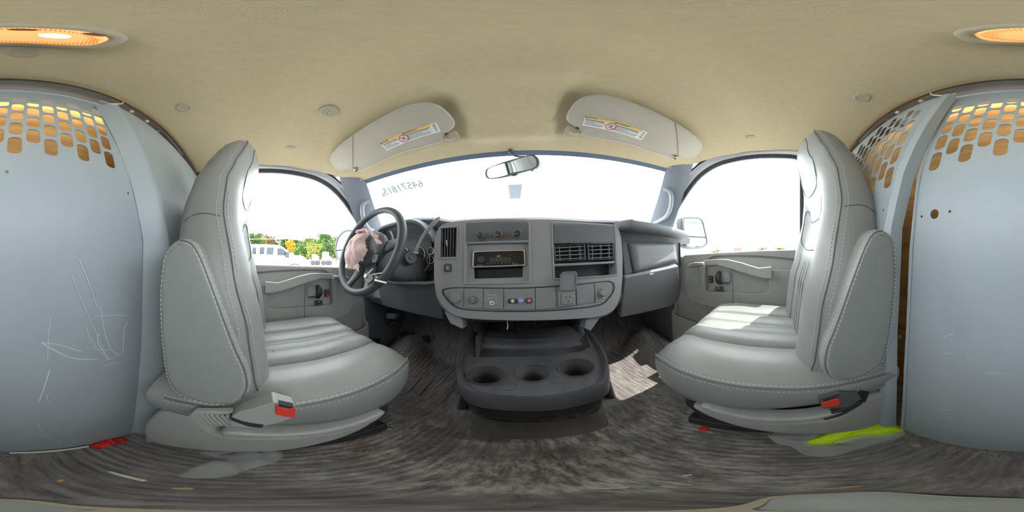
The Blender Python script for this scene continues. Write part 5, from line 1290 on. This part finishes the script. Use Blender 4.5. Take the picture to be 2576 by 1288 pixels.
# trees along the edge of the lot
def leafm(n, a_, b_): return mat(n, a_, .9, c2=b_, vs_=.8, spec=0)
LM = [leafm('leaf_green', (70, 92, 50), (98, 118, 66)), leafm('leaf_dark', (56, 80, 48), (84, 104, 58)), leafm('leaf_orange', (186, 116, 34), (200, 150, 60)), leafm('leaf_yellow', (108, 116, 56), (130, 134, 72)), leafm('leaf_rust', (110, 80, 56), (92, 100, 58))]
M_bark = mat('bark', (96, 84, 74), .9)
def tree(u, vt, wpx, D, m, label, seed, n=1500, base=None):
    r_ = random.Random(seed); az = (u - 1288) / 2576 * 2 * math.pi; bx, by = D * math.sin(az), D * math.cos(az)
    top_ = D * math.tan((644 - vt) / 1288 * math.pi); rw_ = D * math.tan(wpx / 2 / 2576 * 2 * math.pi); lo_ = GZ + (top_ - GZ) * .12
    t = thing('tree', E(bx, by, GZ), label, 'tree', 'trees at the edge of the lot')
    tube('trunk', [E(bx, by, GZ), E(bx + .1, by, (GZ + top_) / 2), E(bx, by, top_ - 1)], [.22, .15, .05], M_bark, t, 7)
    bl = [(r_.gauss(0, .42) * rw_, r_.gauss(0, .42) * rw_, lo_ + (top_ - lo_) * r_.uniform(.1, .95)) for _ in range(16)]
    vv = []; fs = []
    for _ in range(n):
        b = r_.choice(bl); s_ = r_.uniform(.12, .34) * D / 45; sp = rw_ * .30
        p = V((bx + b[0] + r_.gauss(0, sp), by + b[1] + r_.gauss(0, sp), min(top_, max(lo_ - .5, b[2] + r_.gauss(0, sp * .9)))))
        a_ = V((r_.gauss(0, 1), r_.gauss(0, 1), r_.gauss(0, 1))).normalized(); c_ = a_.orthogonal().normalized(); k = len(vv)
        vv += [E(*(p + a_ * s_)), E(*(p + c_ * s_ * .6)), E(*(p - a_ * s_)), E(*(p - c_ * s_ * .6))]; fs.append((k, k + 1, k + 2, k + 3))
    tag(obj('leaves', vv, fs, m, t, smooth=False, fix=False), kind='stuff')
tl_ = [(605, 594, 34, 0, 'broad green tree at the left end of the row'), (632, 592, 36, 1, 'second green tree from the left end of the row'), (658, 593, 34, 0, 'third green tree, above the roof of the white van'), (678, 595, 26, 4, 'sparse rusty tree at the gap in the row'),
       (697, 604, 16, 1, 'thin grey-green sapling in the gap'), (716, 606, 26, 1, 'dark green tree right of the gap in the row'), (733, 609, 20, 2, 'small bright orange autumn tree'), (752, 608, 30, 0, 'round green tree beside the orange one'), (775, 605, 34, 3, 'yellow-green tree in the middle of the right group'), (798, 604, 34, 0, 'wide green tree left of the tall one'), (822, 594, 36, 1, 'tall green tree near the wing mirror'), (846, 600, 34, 0, 'green tree behind the wing mirror'), (868, 603, 34, 3, 'yellow-green tree at the right end of the row'), (790, 618, 30, 3, 'low yellow-green bush before the right group'), (756, 620, 26, 0, 'low green bush beside the orange tree')]
for i, (u, vt, wp, mi, lb) in enumerate(tl_): tree(u, vt - 3, wp * 1.15, (40 + 9 * (i % 3)) if i < 13 else 33 + 2 * (i - 13), LM[mi], lb, 20 + i, 500 if 'sapling' in lb else 2600)
for i, (u, vt, wp) in enumerate(((1800, 628, 30), (1920, 624, 36), (1965, 625, 30))):
    tree(u, vt, wp, 60, LM[1], 'distant green tree over the passenger door sill, %s' % ('nearest the wing mirror', 'the middle one', 'nearest the seat')[i], 60 + i, 700)
# parked vehicles far off
def far_truck(u0, u1, v0, D, m, label, cat):
    azm = ((u0 + u1) / 2 - 1288) / 2576 * 2 * math.pi; dx_, dy_ = math.sin(azm), math.cos(azm); rgt = V((dy_, -dx_, 0)); fw = V((dx_, dy_, 0))
    wd_ = D * (u1 - u0) / 2576 * 2 * math.pi; hh = D * math.tan((644 - v0) / 1288 * math.pi); c = fw * D; R = MC @ Matrix((rgt, fw, V((0, 0, 1)))).transposed()
    t = thing('parked_truck' if cat == 'truck' else 'parked_car', MC @ V((c.x, c.y, GZ)), label, cat)
    box('body', MC @ (c + V((0, 0, (GZ + .5 + hh) / 2))), (wd_, 2.0, hh - GZ - .5), m, t, R, .1)
    box('cab', MC @ (c + rgt * wd_ * .62 + V((0, 0, GZ + .9))), (wd_ * .3, 1.9, 1.2), m, t, R, .15)
    for s_ in (-.32, .32, .62): lathe('wheel', MC @ (c + rgt * wd_ * s_ - fw * 1.0 + V((0, 0, GZ + .4))), MC @ -fw, [(.4, -.2), (.4, .05), (.2, .06)], M_tyre, t, 16)
far_truck(811, 827, 634, 27, M_vp, 'white box truck parked far off before the trees', 'truck')
far_truck(785, 798, 640, 27, M_vp, 'low white pickup parked far off before the trees', 'car')
far_truck(728, 738, 636, 24, M_vp, 'white car parked far off beyond the nose of the white van', 'car')
far_truck(751, 758, 641, 27, M_doordk, 'small dark car parked far off beyond the white van', 'car')
far_truck(1846, 1866, 623, 40, mat('red_truck', (206, 84, 84), .5), 'red truck beyond the passenger door window', 'truck')
tube('power_line', [E(-30, -16, 3.18), E(-30, -4, 3.10), E(-30, 4.4, 3.16)], .035, mat('cable_yellow', (206, 200, 150), .6)); tag(bpy.data.objects['power_line'], 'thin pale cable strung before the trees outside the driver window', 'cable')

# warehouse behind the van, seen only in the wing mirrors
M_wh = mat('warehouse_cladding', (150, 160, 156), .8, spec=0.1); M_wb = mat('container_blue', (62, 78, 104), .7, spec=.1); M_wo = mat('door_tan', (150, 112, 90), .7, spec=.1)
wh = thing('warehouse', E(0, -34, GZ), 'pale green warehouse behind the van, reflected in the wing mirrors', 'building')
box('wall', E(0, -36, GZ + 4.5), (90, 4, 9), M_wh, wh, MC, .05)
box('roof', E(0, -36, GZ + 9.2), (92, 5, .4), mat('warehouse_roof', (150, 160, 156), .8, spec=.1), wh, MC, .05)
for i in range(9):
    box('loading_door', E(-40 + 10 * i, -33.95, GZ + 1.6), (3.2, .12, 3.2), M_wo if i % 2 else M_wb, wh, MC, .02)
